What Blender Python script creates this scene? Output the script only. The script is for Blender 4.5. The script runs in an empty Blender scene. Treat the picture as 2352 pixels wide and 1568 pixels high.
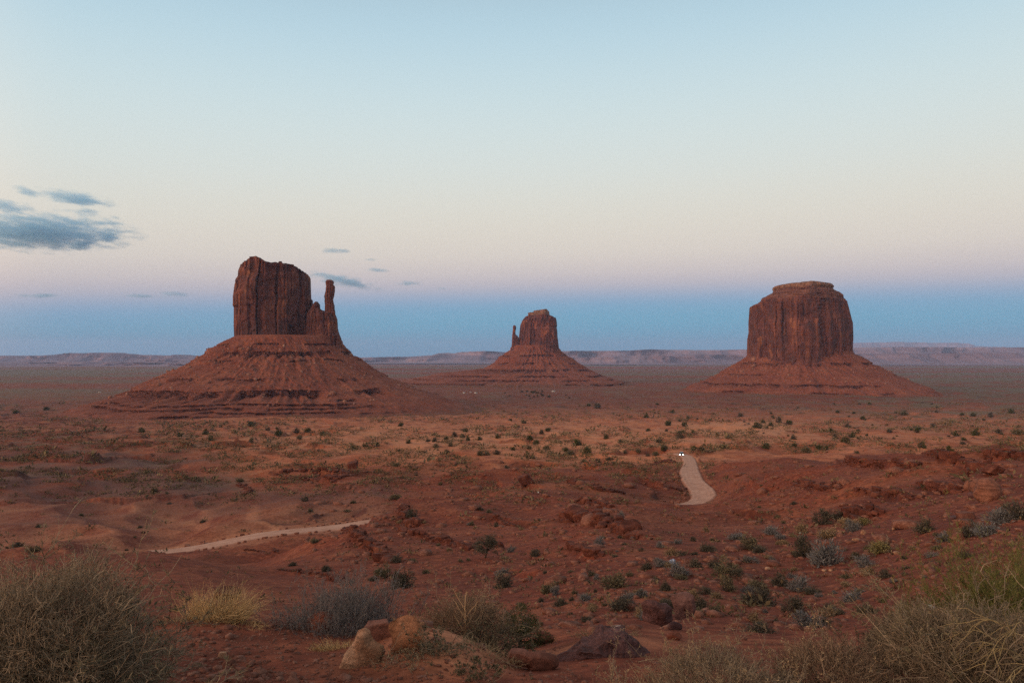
import bpy, math, random
import numpy as np

# ------------------------------------------------------------------ camera, sky, sun, exposure
sc = bpy.context.scene
C = sc.collection
EYE = 112.0                      # eye height above the valley floor, metres
PITCH = math.atan(38 / 1568)
FOC = 1568.0                     # focal length in pixels of a 2352 px wide picture
cam_d = bpy.data.cameras.new("camera")
cam = bpy.data.objects.new("camera", cam_d)
C.objects.link(cam)
cam_d.sensor_width = 36.0
cam_d.lens = 24.0
cam_d.clip_start = 0.05
cam_d.clip_end = 200000
cam.location = (0, 0, EYE)
cam.rotation_euler = (math.pi / 2 + PITCH, 0, 0)
sc.camera = cam

sc.view_settings.view_transform = 'Standard'
sc.view_settings.look = 'None'
sc.view_settings.gamma = 1.0
sc.view_settings.exposure = 0.0
sc.render.engine = 'CYCLES'
cy = sc.cycles
cy.use_denoising = False
cy.max_bounces = 5
cy.diffuse_bounces = 3
cy.glossy_bounces = 2
cy.transmission_bounces = 2
cy.transparent_max_bounces = 8
cy.volume_bounces = 2
cy.use_adaptive_sampling = False
cy.sample_clamp_indirect = 4.0

SUN_EL = math.radians(12.0)
SUN_AZ = math.radians(238.0)     # bearing from +Y clockwise: behind the viewer, to the left

def lin(r, g, b):
    f = lambda c: c / 12.92 if c <= 0.04045 else ((c + 0.055) / 1.055) ** 2.4
    return (f(r / 255), f(g / 255), f(b / 255), 1)

world = bpy.data.worlds.new("World")
sc.world = world
world.use_nodes = True
wn, wl = world.node_tree.nodes, world.node_tree.links
wn.clear()
w_out = wn.new('ShaderNodeOutputWorld')
w_bg = wn.new('ShaderNodeBackground')
w_bg2 = wn.new('ShaderNodeBackground')
w_mix = wn.new('ShaderNodeMixShader')
w_tc = wn.new('ShaderNodeTexCoord')
w_sep = wn.new('ShaderNodeSeparateXYZ')
wl.new(w_tc.outputs['Generated'], w_sep.inputs[0])
w_tilt = wn.new('ShaderNodeMath'); w_tilt.operation = 'MULTIPLY_ADD'
wl.new(w_sep.outputs['X'], w_tilt.inputs[0]); w_tilt.inputs[1].default_value = -0.016
w_sq = wn.new('ShaderNodeMath'); w_sq.operation = 'MULTIPLY'
wl.new(w_sep.outputs['X'], w_sq.inputs[0]); wl.new(w_sep.outputs['X'], w_sq.inputs[1])
w_q = wn.new('ShaderNodeMath'); w_q.operation = 'MULTIPLY_ADD'; w_q.inputs[1].default_value = 0.045
wl.new(w_sq.outputs[0], w_q.inputs[0]); wl.new(w_sep.outputs['Z'], w_q.inputs[2])
wl.new(w_q.outputs[0], w_tilt.inputs[2])
w_ramp = wn.new('ShaderNodeValToRGB')
stops = [(0.0, (80, 160, 196)), (0.027, (92, 171, 204)), (0.055, (106, 177, 206)), (0.075, (126, 174, 205)),
         (0.089, (158, 178, 203)), (0.104, (194, 189, 198)), (0.122, (213, 202, 200)), (0.15, (227, 217, 205)),
         (0.20, (229, 224, 210)), (0.26, (222, 228, 222)), (0.33, (212, 228, 229)), (0.40, (196, 221, 230)),
         (0.47, (176, 209, 226)), (0.62, (165, 176, 182)), (1.0, (160, 156, 152))]
cr = w_ramp.color_ramp
cr.interpolation = 'B_SPLINE'
while len(cr.elements) < len(stops):
    cr.elements.new(0.5)
for e, (p, c) in zip(cr.elements, stops):
    e.position = p
for e, (p, c) in zip(cr.elements, stops):
    e.position = p; e.color = lin(*c)
wl.new(w_tilt.outputs[0], w_ramp.inputs[0])
wl.new(w_ramp.outputs[0], w_bg.inputs[0])
w_bg.inputs[1].default_value = 1.0
w_sky = wn.new('ShaderNodeTexSky')
w_sky.sky_type = 'NISHITA'
w_sky.sun_disc = False
w_sky.sun_elevation = SUN_EL
w_sky.sun_rotation = SUN_AZ
w_sky.altitude = 1600
wl.new(w_sky.outputs[0], w_bg2.inputs[0])
w_bg2.inputs[1].default_value = 0.05
w_glow = wn.new('ShaderNodeBackground')    # western afterglow, behind the viewer
w_gr = wn.new('ShaderNodeValToRGB')
gl = [(0.0, (3.0, 1.5, 0.62)), (0.12, (2.7, 1.5, 0.75)), (0.35, (1.7, 1.15, 0.78)), (0.7, (0.85, 0.70, 0.58)), (1.0, (0.40, 0.38, 0.36))]
while len(w_gr.color_ramp.elements) < len(gl):
    w_gr.color_ramp.elements.new(0.5)
for e, (p, c) in zip(w_gr.color_ramp.elements, gl):
    e.position = p
for e, (p, c) in zip(w_gr.color_ramp.elements, gl):
    e.position = p; e.color = c + (1,)
wl.new(w_sep.outputs['Z'], w_gr.inputs[0]); wl.new(w_gr.outputs[0], w_glow.inputs[0])
w_glow.inputs[1].default_value = 1.0
w_add = wn.new('ShaderNodeAddShader')
wl.new(w_bg2.outputs[0], w_add.inputs[0]); wl.new(w_glow.outputs[0], w_add.inputs[1])
w_dot = wn.new('ShaderNodeVectorMath'); w_dot.operation = 'DOT_PRODUCT'
w_dot.inputs[1].default_value = (math.sin(SUN_AZ), math.cos(SUN_AZ), 0)
wl.new(w_tc.outputs['Generated'], w_dot.inputs[0])
w_map = wn.new('ShaderNodeMapRange')
w_map.inputs['From Min'].default_value = 0.0
w_map.inputs['From Max'].default_value = 0.8
w_map.interpolation_type = 'SMOOTHSTEP'
wl.new(w_dot.outputs['Value'], w_map.inputs['Value'])
wl.new(w_map.outputs['Result'], w_mix.inputs[0])
wl.new(w_bg.outputs[0], w_mix.inputs[1])
wl.new(w_add.outputs[0], w_mix.inputs[2])
wl.new(w_mix.outputs[0], w_out.inputs[0])

sun_d = bpy.data.lights.new("sun", 'SUN')
sun_d.energy = 1.5                       # afterglow of the sun that has just set: weak, broad and warm
sun_d.angle = math.radians(25)
sun_d.color = (1.0, 0.72, 0.5)
sun = bpy.data.objects.new("sun", sun_d)
C.objects.link(sun)
sun.location = (-60, -40, EYE + 60)
el = math.radians(12)
from mathutils import Vector, Matrix
sdir = Vector((math.sin(SUN_AZ) * math.cos(el), math.cos(SUN_AZ) * math.cos(el), math.sin(el)))
sun.rotation_euler = sdir.to_track_quat('Z', 'Y').to_euler()

# ------------------------------------------------------------------ noise
_G2 = np.stack([np.cos(np.arange(32) / 32 * 2 * np.pi), np.sin(np.arange(32) / 32 * 2 * np.pi)], 1)
_rs = np.random.RandomState(5)
_G3 = _rs.normal(size=(64, 3)); _G3 /= np.linalg.norm(_G3, axis=1)[:, None]

def _hash(ix, iy, iz, seed):
    h = (ix.astype(np.int64) * 374761393 + iy.astype(np.int64) * 668265263 + iz * 1440662683 + seed * 974634777) & 0xffffffff
    h = ((h ^ (h >> 13)) * 1274126177) & 0xffffffff
    return h ^ (h >> 16)

def pn2(x, y, seed=0):
    xi = np.floor(x); yi = np.floor(y)
    xf = x - xi; yf = y - yi
    u = xf * xf * xf * (xf * (xf * 6 - 15) + 10); v = yf * yf * yf * (yf * (yf * 6 - 15) + 10)
    out = 0
    for dx in (0, 1):
        for dy in (0, 1):
            g = _G2[_hash(xi + dx, yi + dy, 0, seed) & 31]
            d = g[..., 0] * (xf - dx) + g[..., 1] * (yf - dy)
            out = out + d * (u if dx else 1 - u) * (v if dy else 1 - v)
    return out * 1.5

def pn3(x, y, z, seed=0):
    xi = np.floor(x); yi = np.floor(y); zi = np.floor(z)
    xf = x - xi; yf = y - yi; zf = z - zi
    f = lambda t: t * t * t * (t * (t * 6 - 15) + 10)
    u, v, w = f(xf), f(yf), f(zf)
    out = 0
    for dx in (0, 1):
        for dy in (0, 1):
            for dz in (0, 1):
                g = _G3[_hash(xi + dx, yi + dy, (zi + dz).astype(np.int64), seed) & 63]
                d = g[..., 0] * (xf - dx) + g[..., 1] * (yf - dy) + g[..., 2] * (zf - dz)
                out = out + d * (u if dx else 1 - u) * (v if dy else 1 - v) * (w if dz else 1 - w)
    return out * 1.5

def fbm2(x, y, oct=4, seed=0, gain=0.5):
    s = 0; a = 1
    for i in range(oct):
        s = s + a * pn2(x * 2 ** i + 17.3 * i, y * 2 ** i - 9.1 * i, seed + i); a *= gain
    return s

def unit(v): return v / (np.linalg.norm(v, axis=-1, keepdims=True) + 1e-9)

def sst(a, b, x):
    t = np.clip((x - a) / (b - a), 0, 1)
    return t * t * (3 - 2 * t)

# ------------------------------------------------------------------ terrain height
TD = np.array([2, 4, 5.5, 7, 9, 12, 16, 22, 30, 42, 60, 80, 105, 140, 175, 235, 310, 480, 800, 1300.])
TX = np.array([-100, 200, 400, 600, 800, 1000, 1200, 1400, 1600, 1800, 2000, 2200, 2400.])
TY = np.array([
 [2194,1684,1563,1500,1450,1420,1420,1390,1360,1330,1295,1290,1290,1250,1205,1130,1060,1011,983,949],
 [2194,1684,1563,1490,1420,1400,1410,1385,1352,1312,1272,1285,1290,1252,1208,1130,1060,1011,983,949],
 [2194,1684,1563,1470,1395,1385,1402,1375,1348,1308,1272,1288,1290,1255,1205,1130,1060,1011,983,949],
 [2194,1684,1563,1480,1412,1425,1430,1400,1370,1335,1302,1295,1285,1232,1180,1125,1058,1011,983,949],
 [2194,1684,1563,1480,1440,1465,1460,1420,1385,1345,1290,1246,1212,1214,1172,1115,1055,1011,983,949],
 [2194,1684,1563,1436,1440,1478,1465,1420,1375,1340,1275,1225,1170,1178,1160,1105,1052,1011,983,949],
 [2194,1684,1563,1515,1490,1465,1440,1410,1365,1320,1268,1220,1172,1145,1125,1090,1052,1011,983,949],
 [2194,1684,1563,1500,1450,1440,1420,1375,1325,1265,1215,1178,1150,1150,1125,1085,1050,1011,983,949],
 [2194,1684,1563,1510,1470,1445,1425,1375,1320,1260,1220,1190,1162,1176,1158,1085,1045,1011,983,949],
 [2194,1684,1563,1510,1480,1455,1435,1385,1330,1255,1205,1180,1150,1112,1075,1060,1050,1011,983,949],
 [2194,1684,1563,1510,1470,1440,1410,1355,1295,1225,1165,1120,1085,1060,1064,1080,1050,1011,983,949],
 [2194,1684,1563,1500,1445,1405,1355,1295,1235,1175,1120,1075,1048,1040,1060,1085,1052,1011,983,949],
 [2194,1684,1563,1490,1425,1375,1315,1250,1190,1130,1080,1045,1030,1035,1060,1085,1052,1011,983,949]], float)
TZ = -(TY - 822) / FOC * TD[None, :]
far_d = np.array([2200, 3500, 9000, 60000.]); far_z = np.array([-111, -113, -115, -118.])
TD = np.concatenate([[0.5], TD, far_d])
TZ = np.concatenate([np.full((len(TX), 1), -1.72), TZ, np.tile(far_z, (len(TX), 1))], 1)
TL = np.log(TD)

def _catmull(p0, p1, p2, p3, t):
    return 0.5 * (2 * p1 + (p2 - p0) * t + (2 * p0 - 5 * p1 + 4 * p2 - p3) * t * t + (3 * p1 - p0 - 3 * p2 + p3) * t ** 3)

# resample the table finely: first monotone-ish in log d, then across columns
_NL = 600
_LG = np.linspace(TL[0], TL[-1], _NL)
def _pchip(x, y, xq):
    h = np.diff(x); dl = np.diff(y) / h
    m = np.zeros_like(y)
    m[1:-1] = np.where(dl[:-1] * dl[1:] > 0, 2 * dl[:-1] * dl[1:] / (dl[:-1] + dl[1:] + 1e-12 * np.sign(dl[:-1] + dl[1:] + 1e-30)), 0)
    m[0] = dl[0]; m[-1] = dl[-1]
    i = np.clip(np.searchsorted(x, xq) - 1, 0, len(x) - 2)
    t = (xq - x[i]) / h[i]
    return (2*t**3 - 3*t**2 + 1) * y[i] + (t**3 - 2*t**2 + t) * h[i] * m[i] + (-2*t**3 + 3*t**2) * y[i+1] + (t**3 - t**2) * h[i] * m[i+1]
# interpolate slope z/d (well scaled) and multiply back
_TAB = np.stack([_pchip(TL, r / TD, _LG) for r in TZ])
for _ in range(3):
    _TAB[:, 1:-1] = 0.25 * _TAB[:, :-2] + 0.5 * _TAB[:, 1:-1] + 0.25 * _TAB[:, 2:]

def base_h(x, y):
    r = np.hypot(x, y) + 1e-9
    d = np.clip(np.maximum(y, 0.62 * r), 0.5, 59000)
    a = np.clip(1176 + FOC * x / d, TX[0], TX[-1] - 1e-6)
    fa = np.interp(a, TX, np.arange(len(TX)))
    fl = np.clip((np.log(d) - _LG[0]) / (_LG[-1] - _LG[0]) * (_NL - 1), 0, _NL - 1.001)
    il = fl.astype(int); tl = fl - il
    ia = np.clip(fa.astype(int), 0, len(TX) - 2); ta = fa - ia
    g = lambda k: (lambda kk: _TAB[kk, il] * (1 - tl) + _TAB[kk, il + 1] * tl)(np.clip(k, 0, len(TX) - 1))
    s = _catmull(g(ia - 1), g(ia), g(ia + 1), g(ia + 2), ta)
    z = s * d
    back = sst(0.35, -0.15, y / r)            # level overlook behind the viewer
    zb = -1.72 - 0.02 * np.minimum(r, 40)
    return z * (1 - back) + zb * back, d

ROADS = []            # filled below: arrays of (x, y, halfwidth)

def road_dist(x, y):
    m = np.full(np.shape(x), 1e9)
    for P in ROADS:
        a = P[:-1, :2]; b = P[1:, :2]
        lo = P[:, :2].min(0) - 40; hi = P[:, :2].max(0) + 40
        k = (x > lo[0]) & (x < hi[0]) & (y > lo[1]) & (y < hi[1])
        if not np.any(k): continue
        xs, ys = x[k], y[k]; best = np.full(xs.shape, 1e9)
        for p, q, w in zip(a, b, P[:-1, 2]):
            v = q - p; L2 = (v ** 2).sum()
            t = np.clip(((xs - p[0]) * v[0] + (ys - p[1]) * v[1]) / L2, 0, 1)
            dd = np.hypot(xs - p[0] - t * v[0], ys - p[1] - t * v[1]) - w
            best = np.minimum(best, dd)
        m[k] = np.minimum(m[k], best)
    return m

STEPS = []            # rock steps in the hillsides: (points, camera-side normals, height), filled below

def steps(x, y):
    dz = np.zeros(np.shape(x)); face = np.zeros(np.shape(x))
    for P, h in STEPS:
        lo = P.min(0) - 9; hi = P.max(0) + 9
        k = (x > lo[0]) & (x < hi[0]) & (y > lo[1]) & (y < hi[1])
        if not np.any(k): continue
        xs, ys = x[k], y[k]; best = np.full(xs.shape, 1e9); sg = np.zeros(xs.shape); ed = np.zeros(xs.shape)
        n = len(P) - 1
        for i in range(n):
            p, v = P[i], P[i + 1] - P[i]; L2 = (v ** 2).sum(); nr = np.array([-v[1], v[0]]) / math.sqrt(L2)
            if nr @ p > 0: nr = -nr                      # towards the viewer
            t = ((xs - p[0]) * v[0] + (ys - p[1]) * v[1]) / L2; tc = np.clip(t, 0, 1)
            dd = np.hypot(xs - p[0] - tc * v[0], ys - p[1] - tc * v[1])
            m = dd < best
            best = np.where(m, dd, best); sg = np.where(m, (xs - p[0]) * nr[0] + (ys - p[1]) * nr[1], sg)
            ed = np.where(m, np.minimum(i + t, n - i - t), ed)
        sg = sg + 0.5 * pn2(xs / 1.3, ys / 1.3, 201) + 0.9 * pn2(xs / 4, ys / 4, 202)
        amp = h * sst(-0.05, 0.35, ed) * (0.8 + 0.5 * pn2(xs / 5, ys / 5, 203)) * sst(8.5, 5, best)
        dz[k] += amp * (0.35 * sst(-5, -0.2, sg) * (sg < 0.0) + (0.35 * (sg >= 0) - sst(-0.25, 0.45, sg)) * np.exp(-np.maximum(sg, 0) / 3.2))
        face[k] = np.maximum(face[k], np.exp(-((sg - 0.15) / 0.55) ** 2) * np.clip(amp / h * 1.4, 0, 1))
    return dz, face

def H(x, y, fine=True, beds=False):
    """ground height (world z) at x, y"""
    x = np.asarray(x, float); y = np.asarray(y, float)
    z, d = base_h(x, y)
    n = 0
    n = n + 2.2 * fbm2(x / 160, y / 160, 2, 11) * sst(260, 700, d) * (1 - 0.6 * sst(2500, 6000, d))
    n = n + 1.5 * fbm2(x / 46, y / 46, 2, 21) * sst(110, 300, d)
    g = 1 - np.abs(pn2(x / 22, y / 22, 31)) * 2
    n = n + 0.95 * (g - 0.4) * sst(40, 110, d) * (1 - 0.5 * sst(900, 2000, d))
    g2 = 1 - np.abs(pn2(x / 60 + 0.25 * pn2(x / 25, y / 25, 36), y / 60, 35)) * 2
    n = n + 2.2 * (g2 - 0.45) * sst(55, 120, d) * (1 - 0.4 * sst(700, 1500, d))
    n = n + 0.30 * fbm2(x / 9, y / 9, 2, 41) * sst(14, 60, d)
    n = n + 6.0 * np.exp(-((1176 + FOC * x / np.maximum(d, 1) - 1700) / 135) ** 2 - (np.log(np.maximum(d, 1) / 770) / 0.16) ** 2)
    n = n + 9 * fbm2(x / 2600, y / 1500, 2, 51) * sst(2500, 6000, d)
    n = n + 17 * np.exp(-((x - 908) / 620) ** 2 - ((y - 2130) / 560) ** 2)
    rd = road_dist(x, y)
    soft = sst(0.5, 9, rd)
    carve = -0.45 * sst(1.0, -0.6, rd) * (1 if fine else 0)
    z = z + n * soft
    # strata ledges
    s = np.where(d < 260, 2.1, 3.6)
    wob = 0.35 * pn2(x / 30, y / 30, 61)
    q = z / s + wob
    f = q - np.floor(q)
    f2 = np.clip((f - 0.5) / 0.16 + 0.5, 0, 1)
    zt = s * (np.floor(q) + f2 - wob)
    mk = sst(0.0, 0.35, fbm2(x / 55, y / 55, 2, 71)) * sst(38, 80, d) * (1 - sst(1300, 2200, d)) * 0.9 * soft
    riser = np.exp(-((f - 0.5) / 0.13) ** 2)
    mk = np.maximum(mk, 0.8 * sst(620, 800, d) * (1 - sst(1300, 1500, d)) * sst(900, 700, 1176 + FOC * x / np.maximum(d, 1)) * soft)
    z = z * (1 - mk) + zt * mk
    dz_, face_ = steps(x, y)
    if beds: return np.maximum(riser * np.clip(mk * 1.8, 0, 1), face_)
    z = z + dz_
    if fine:
        nf = 0.07 * fbm2(x / 3.1, y / 3.1, 2, 81) * sst(5, 16, d) * (1 - sst(900, 1500, d))
        nf = nf + 0.030 * fbm2(x / 0.9, y / 0.9, 2, 91) * (1 - sst(90, 180, d)) * (0.5 + 0.5 * sst(9, 16, d))
        nf = nf + 0.008 * fbm2(x / 0.25, y / 0.25, 2, 95) * (1 - sst(18, 40, d))
        z = z + nf * (0.15 + 0.85 * soft)
    return z + carve + EYE

def ray(X, Y):
    sx = (np.asarray(X, float) - 1176) / FOC; sz = (784 - np.asarray(Y, float)) / FOC
    dy = math.cos(PITCH) - sz * math.sin(PITCH); dz = math.sin(PITCH) + sz * math.cos(PITCH)
    return sx / dy, dz / dy

def hit(X, Y, lo=2.0, hi=30000.0, fine=False):
    """where the sight line through a picture point meets the ground"""
    X = np.atleast_1d(np.asarray(X, float)); Y = np.atleast_1d(np.asarray(Y, float))
    rx, rz = ray(X, Y)
    ds = np.geomspace(lo, hi, 700)
    if len(X) <= 300:                    # few points: all steps at once
        gx = rx[:, None] * ds[None]; gy = np.repeat(ds[None], len(X), 0)
        G = EYE + rz[:, None] * ds[None] - H(gx.ravel(), gy.ravel(), fine).reshape(gx.shape)
        below = G <= 0
        i = np.where(below.any(1), below.argmax(1), len(ds) - 1); i = np.maximum(i, 1); r_ = np.arange(len(X))
        t = np.clip(G[r_, i - 1] / (G[r_, i - 1] - G[r_, i] + 1e-12), 0, 1)
        res = ds[i - 1] + t * (ds[i] - ds[i - 1])
        return rx * res, res
    res = np.full(X.shape, float(hi)); done = np.zeros(X.shape, bool); prev = np.full(X.shape, 1.0)
    dp = lo
    for d in ds:
        g = EYE + rz * d - H(rx * d, np.full(X.shape, d), fine)
        new = (~done) & (g <= 0)
        if new.any():
            t = prev[new] / (prev[new] - g[new] + 1e-12)
            res[new] = dp + np.clip(t, 0, 1) * (d - dp)
            done |= new
            if done.all(): break
        prev = g; dp = d
    return rx * res, res

for pts_, h_ in (
    ([(793, 1213), (815, 1230), (845, 1250), (870, 1272), (900, 1292)], .9), ([(914, 1166), (928, 1188), (945, 1203), (965, 1208)], .9), ([(924, 1216), (950, 1222), (985, 1233), (1020, 1240), (1043, 1248), (1075, 1262)], .6),
    ([(1280, 1188), (1320, 1190), (1360, 1192), (1396, 1196), (1420, 1204), (1445, 1220), (1470, 1238)], 1.0), ([(1335, 1146), (1355, 1150), (1375, 1158), (1400, 1168)], .9), ([(1305, 1252), (1335, 1262), (1360, 1270), (1390, 1276)], .6),
    ([(1100, 1178), (1150, 1190), (1200, 1202), (1240, 1206)], .7), ([(1915, 1056), (1960, 1059), (2000, 1063), (2030, 1067), (2110, 1071)], 1.4), ([(1960, 1123), (2000, 1128), (2040, 1136), (2100, 1148)], 1.0),
    ([(2115, 1044), (2160, 1048), (2195, 1055), (2225, 1062), (2265, 1072)], 1.3), ([(2255, 1038), (2300, 1043), (2352, 1050), (2400, 1056)], 1.2), ([(1820, 1108), (1850, 1112), (1885, 1117), (1930, 1123)], 1.0),
    ([(2110, 1110), (2145, 1115), (2170, 1122), (2212, 1130)], .9), ([(1940, 1176), (1965, 1180), (1985, 1184), (2016, 1190)], .9), ([(1640, 1168), (1700, 1174), (1770, 1186)], .8), ([(1690, 1112), (1740, 1120), (1800, 1124)], 1.0),
    ([(-20, 1164), (150, 1156), (300, 1150), (420, 1140), (520, 1128)], 2.2), ([(-20, 1012), (250, 1016), (450, 1018), (640, 1022)], 2.6), ([(60, 1050), (200, 1046), (330, 1050), (480, 1054)], 2.4), ([(560, 1092), (640, 1086), (720, 1080), (790, 1086)], 2.0),
    ([(-20, 1082), (120, 1078), (260, 1084)], 1.8), ([(1060, 1096), (1140, 1102), (1210, 1112), (1290, 1116)], 1.4), ([(1300, 1104), (1350, 1112), (1425, 1126)], 1.0), ([(640, 1310), (700, 1316), (760, 1326), (810, 1340)], .4), ([(1130, 1306), (1190, 1312), (1250, 1322)], .4)):
    q_ = np.stack(hit(*np.array(pts_, float).T), 1); STEPS.append((q_, h_))

def gz(x, y):
    return float(H(np.array([x]), np.array([y]))[0])

# ------------------------------------------------------------------ object helpers
def new_mesh(name, V, F=None, quads=None, mats=(), smooth=False, mat_idx=None):
    me = bpy.data.meshes.new(name)
    V = np.asarray(V, np.float32)
    me.vertices.add(len(V)); me.vertices.foreach_set('co', V.ravel())
    fl = []
    if quads is not None and len(quads): fl.append(np.asarray(quads, np.int32))
    if F is not None and len(F): fl.append(np.asarray(F, np.int32))
    loops = np.concatenate([f.ravel() for f in fl]); sizes = np.concatenate([np.full(len(f), f.shape[1], np.int32) for f in fl])
    me.loops.add(len(loops)); me.loops.foreach_set('vertex_index', loops)
    me.polygons.add(len(sizes))
    starts = np.concatenate([[0], np.cumsum(sizes)[:-1]]).astype(np.int32)
    me.polygons.foreach_set('loop_start', starts)
    for m in mats: me.materials.append(m)
    if mat_idx is not None: me.polygons.foreach_set('material_index', np.asarray(mat_idx, np.int32))
    if smooth: me.polygons.foreach_set('use_smooth', np.ones(len(sizes), bool))
    me.update(calc_edges=True)
    return me

def obj(name, me, parent=None, loc=(0, 0, 0), rot=(0, 0, 0), scale=(1, 1, 1)):
    o = bpy.data.objects.new(name, me)
    C.objects.link(o)
    o.location = loc; o.rotation_euler = rot; o.scale = scale
    if parent is not None: o.parent = parent
    return o

def tag(o, label=None, cat=None, group=None, kind=None):
    if label: o['label'] = label
    if cat: o['category'] = cat
    if group: o['group'] = group
    if kind: o['kind'] = kind
    return o

class Geo:
    def __init__(s): s.V = []; s.T = []; s.Q = []; s.n = 0
    def add(s, V, T=None, Q=None):
        s.V.append(np.asarray(V, float))
        if T is not None and len(T): s.T.append(np.asarray(T) + s.n)
        if Q is not None and len(Q): s.Q.append(np.asarray(Q) + s.n)
        s.n += len(V)
    def mesh(s, name, mats, smooth=False):
        return new_mesh(name, np.concatenate(s.V), np.concatenate(s.T) if s.T else None,
                        np.concatenate(s.Q) if s.Q else None, mats, smooth)

def grid_quads(nr, ncol, wrap=False):
    r = np.arange(nr - 1)[:, None]; c = np.arange(ncol if wrap else ncol - 1)[None, :]
    c2 = (c + 1) % ncol
    return np.stack([r * ncol + c, r * ncol + c2, (r + 1) * ncol + c2, (r + 1) * ncol + c], -1).reshape(-1, 4)

# ------------------------------------------------------------------ materials
def mat(name, rough=0.95):
    m = bpy.data.materials.new(name); m.use_nodes = True
    nt = m.node_tree; b = nt.nodes['Principled BSDF']
    b.inputs['Roughness'].default_value = rough
    b.inputs['Specular IOR Level'].default_value = 0.15
    return m, nt, b

def N(nt, t, **kw):
    n = nt.nodes.new(t)
    for k, v in kw.items(): setattr(n, k, v)
    return n

def noise(nt, scale, detail=4, rough=0.55, vec=None, mapscale=None, dist=0.0, out='Fac'):
    """noise at `scale` cycles per metre in world space"""
    n = N(nt, 'ShaderNodeTexNoise'); n.inputs['Scale'].default_value = scale
    n.inputs['Detail'].default_value = detail; n.inputs['Roughness'].default_value = rough
    n.inputs['Distortion'].default_value = dist
    if vec is None:
        g = N(nt, 'ShaderNodeNewGeometry'); vec = g.outputs['Position']
    if mapscale:
        mp = N(nt, 'ShaderNodeMapping'); mp.inputs['Scale'].default_value = mapscale
        nt.links.new(vec, mp.inputs['Vector']); vec = mp.outputs[0]
    nt.links.new(vec, n.inputs['Vector'])
    return n.outputs[0]

def ramp(nt, fac, stops, interp='LINEAR'):
    r = N(nt, 'ShaderNodeValToRGB'); e = r.color_ramp.elements
    r.color_ramp.interpolation = interp
    while len(e) < len(stops): e.new(0.5)
    for k, (p, c) in enumerate(stops): e[k].position = p
    for k, (p, c) in enumerate(stops):
        e[k].position = p; e[k].color = tuple(c[:3]) + (1,) if not np.isscalar(c) else (c, c, c, 1)
    nt.links.new(fac, r.inputs[0])
    return r.outputs[0]

def mix(nt, fac, a, b, mode='MIX'):
    m = N(nt, 'ShaderNodeMix', data_type='RGBA', blend_type=mode)
    for s, v in ((m.inputs[0], fac), (m.inputs[6], a), (m.inputs[7], b)):
        if hasattr(v, 'links') or isinstance(v, bpy.types.NodeSocket): nt.links.new(v, s)
        elif np.isscalar(v): s.default_value = v
        else: s.default_value = tuple(v[:3]) + (1,)
    return m.outputs[2]

def math_(nt, op, a, b=None, c=None):
    m = N(nt, 'ShaderNodeMath', operation=op)
    for i, v in enumerate((a, b, c)):
        if v is None: continue
        if isinstance(v, bpy.types.NodeSocket): nt.links.new(v, m.inputs[i])
        else: m.inputs[i].default_value = v
    return m.outputs[0]

def bump(nt, b, h, strength=0.5, dist=0.1):
    n = N(nt, 'ShaderNodeBump'); n.inputs['Strength'].default_value = strength; n.inputs['Distance'].default_value = dist
    nt.links.new(h, n.inputs['Height']); nt.links.new(n.outputs[0], b.inputs['Normal'])

def plant_mat(name, cols, rough=0.9, trans=0.0):
    m, nt, b = mat(name, rough)
    g = N(nt, 'ShaderNodeNewGeometry')
    st = [(i / max(1, len(cols) - 1), c) for i, c in enumerate(cols)]
    col = ramp(nt, g.outputs['Random Per Island'], st)
    nt.links.new(col, b.inputs['Base Color'])
    return m

def rock_mat(name, c0, c1, c2, scale, bumpd=0.02, streak=None):
    m, nt, b = mat(name, 0.9)
    n1 = noise(nt, scale, 6, 0.62)
    col = ramp(nt, n1, [(0.3, c0), (0.5, c1), (0.7, c2)])
    n2 = noise(nt, scale * 6, 5, 0.65)
    col = mix(nt, 1.0, col, ramp(nt, n2, [(0.25, 0.55), (0.5, 0.95), (0.75, 1.25)]), 'MULTIPLY')
    g = N(nt, 'ShaderNodeNewGeometry')
    n3 = noise(nt, scale * 22, 5, 0.7); n4 = noise(nt, scale * 2.4, 4, 0.6, g.outputs['Position'], (0.25, 0.25, 3.2), 0.3)
    col = mix(nt, 1.0, col, ramp(nt, n3, [(0.3, 0.66), (0.5, 1.0), (0.7, 1.28)]), 'MULTIPLY')
    col = mix(nt, 1.0, col, ramp(nt, n4, [(0.36, 0.68), (0.46, 1.0), (0.7, 1.12)]), 'MULTIPLY')
    nt.links.new(col, b.inputs['Base Color'])
    bump(nt, b, n2, 1.0, bumpd * 1.5)
    return m

# --- ground
RED_DK = (0.098, 0.025, 0.016); RED = (0.165, 0.041, 0.023); ORANGE = (0.335, 0.110, 0.052); SAND = (0.50, 0.215, 0.115)
SCRUB = (0.128, 0.098, 0.064); SHALE = (0.120, 0.056, 0.048); PALE = (0.40, 0.215, 0.15)
m_ground, nt, b = mat('desert_soil', 1.0)
at = N(nt, 'ShaderNodeAttribute', attribute_name='soil'); sp = N(nt, 'ShaderNodeSeparateColor')
nt.links.new(at.outputs['Color'], sp.inputs[0])
n_big = noise(nt, 1 / 38, 6, 0.6); n_mid = noise(nt, 1 / 5, 6, 0.6); n_sm = noise(nt, 1.6, 7, 0.65); n_fi = noise(nt, 14, 6, 0.7)
col = ramp(nt, n_big, [(0.32, RED_DK), (0.5, RED), (0.68, ORANGE)])
col = mix(nt, 0.45, col, ramp(nt, n_mid, [(0.3, RED_DK), (0.5, RED), (0.7, ORANGE)]))
col = mix(nt, 0.30, col, ramp(nt, n_sm, [(0.3, RED_DK), (0.5, RED), (0.72, ORANGE)]))
col = mix(nt, math_(nt, 'MULTIPLY', at.outputs['Alpha'], ramp(nt, n_mid, [(0.3, 0.35), (0.6, 1.0)])), col, (0.50, 0.170, 0.080))
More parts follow.
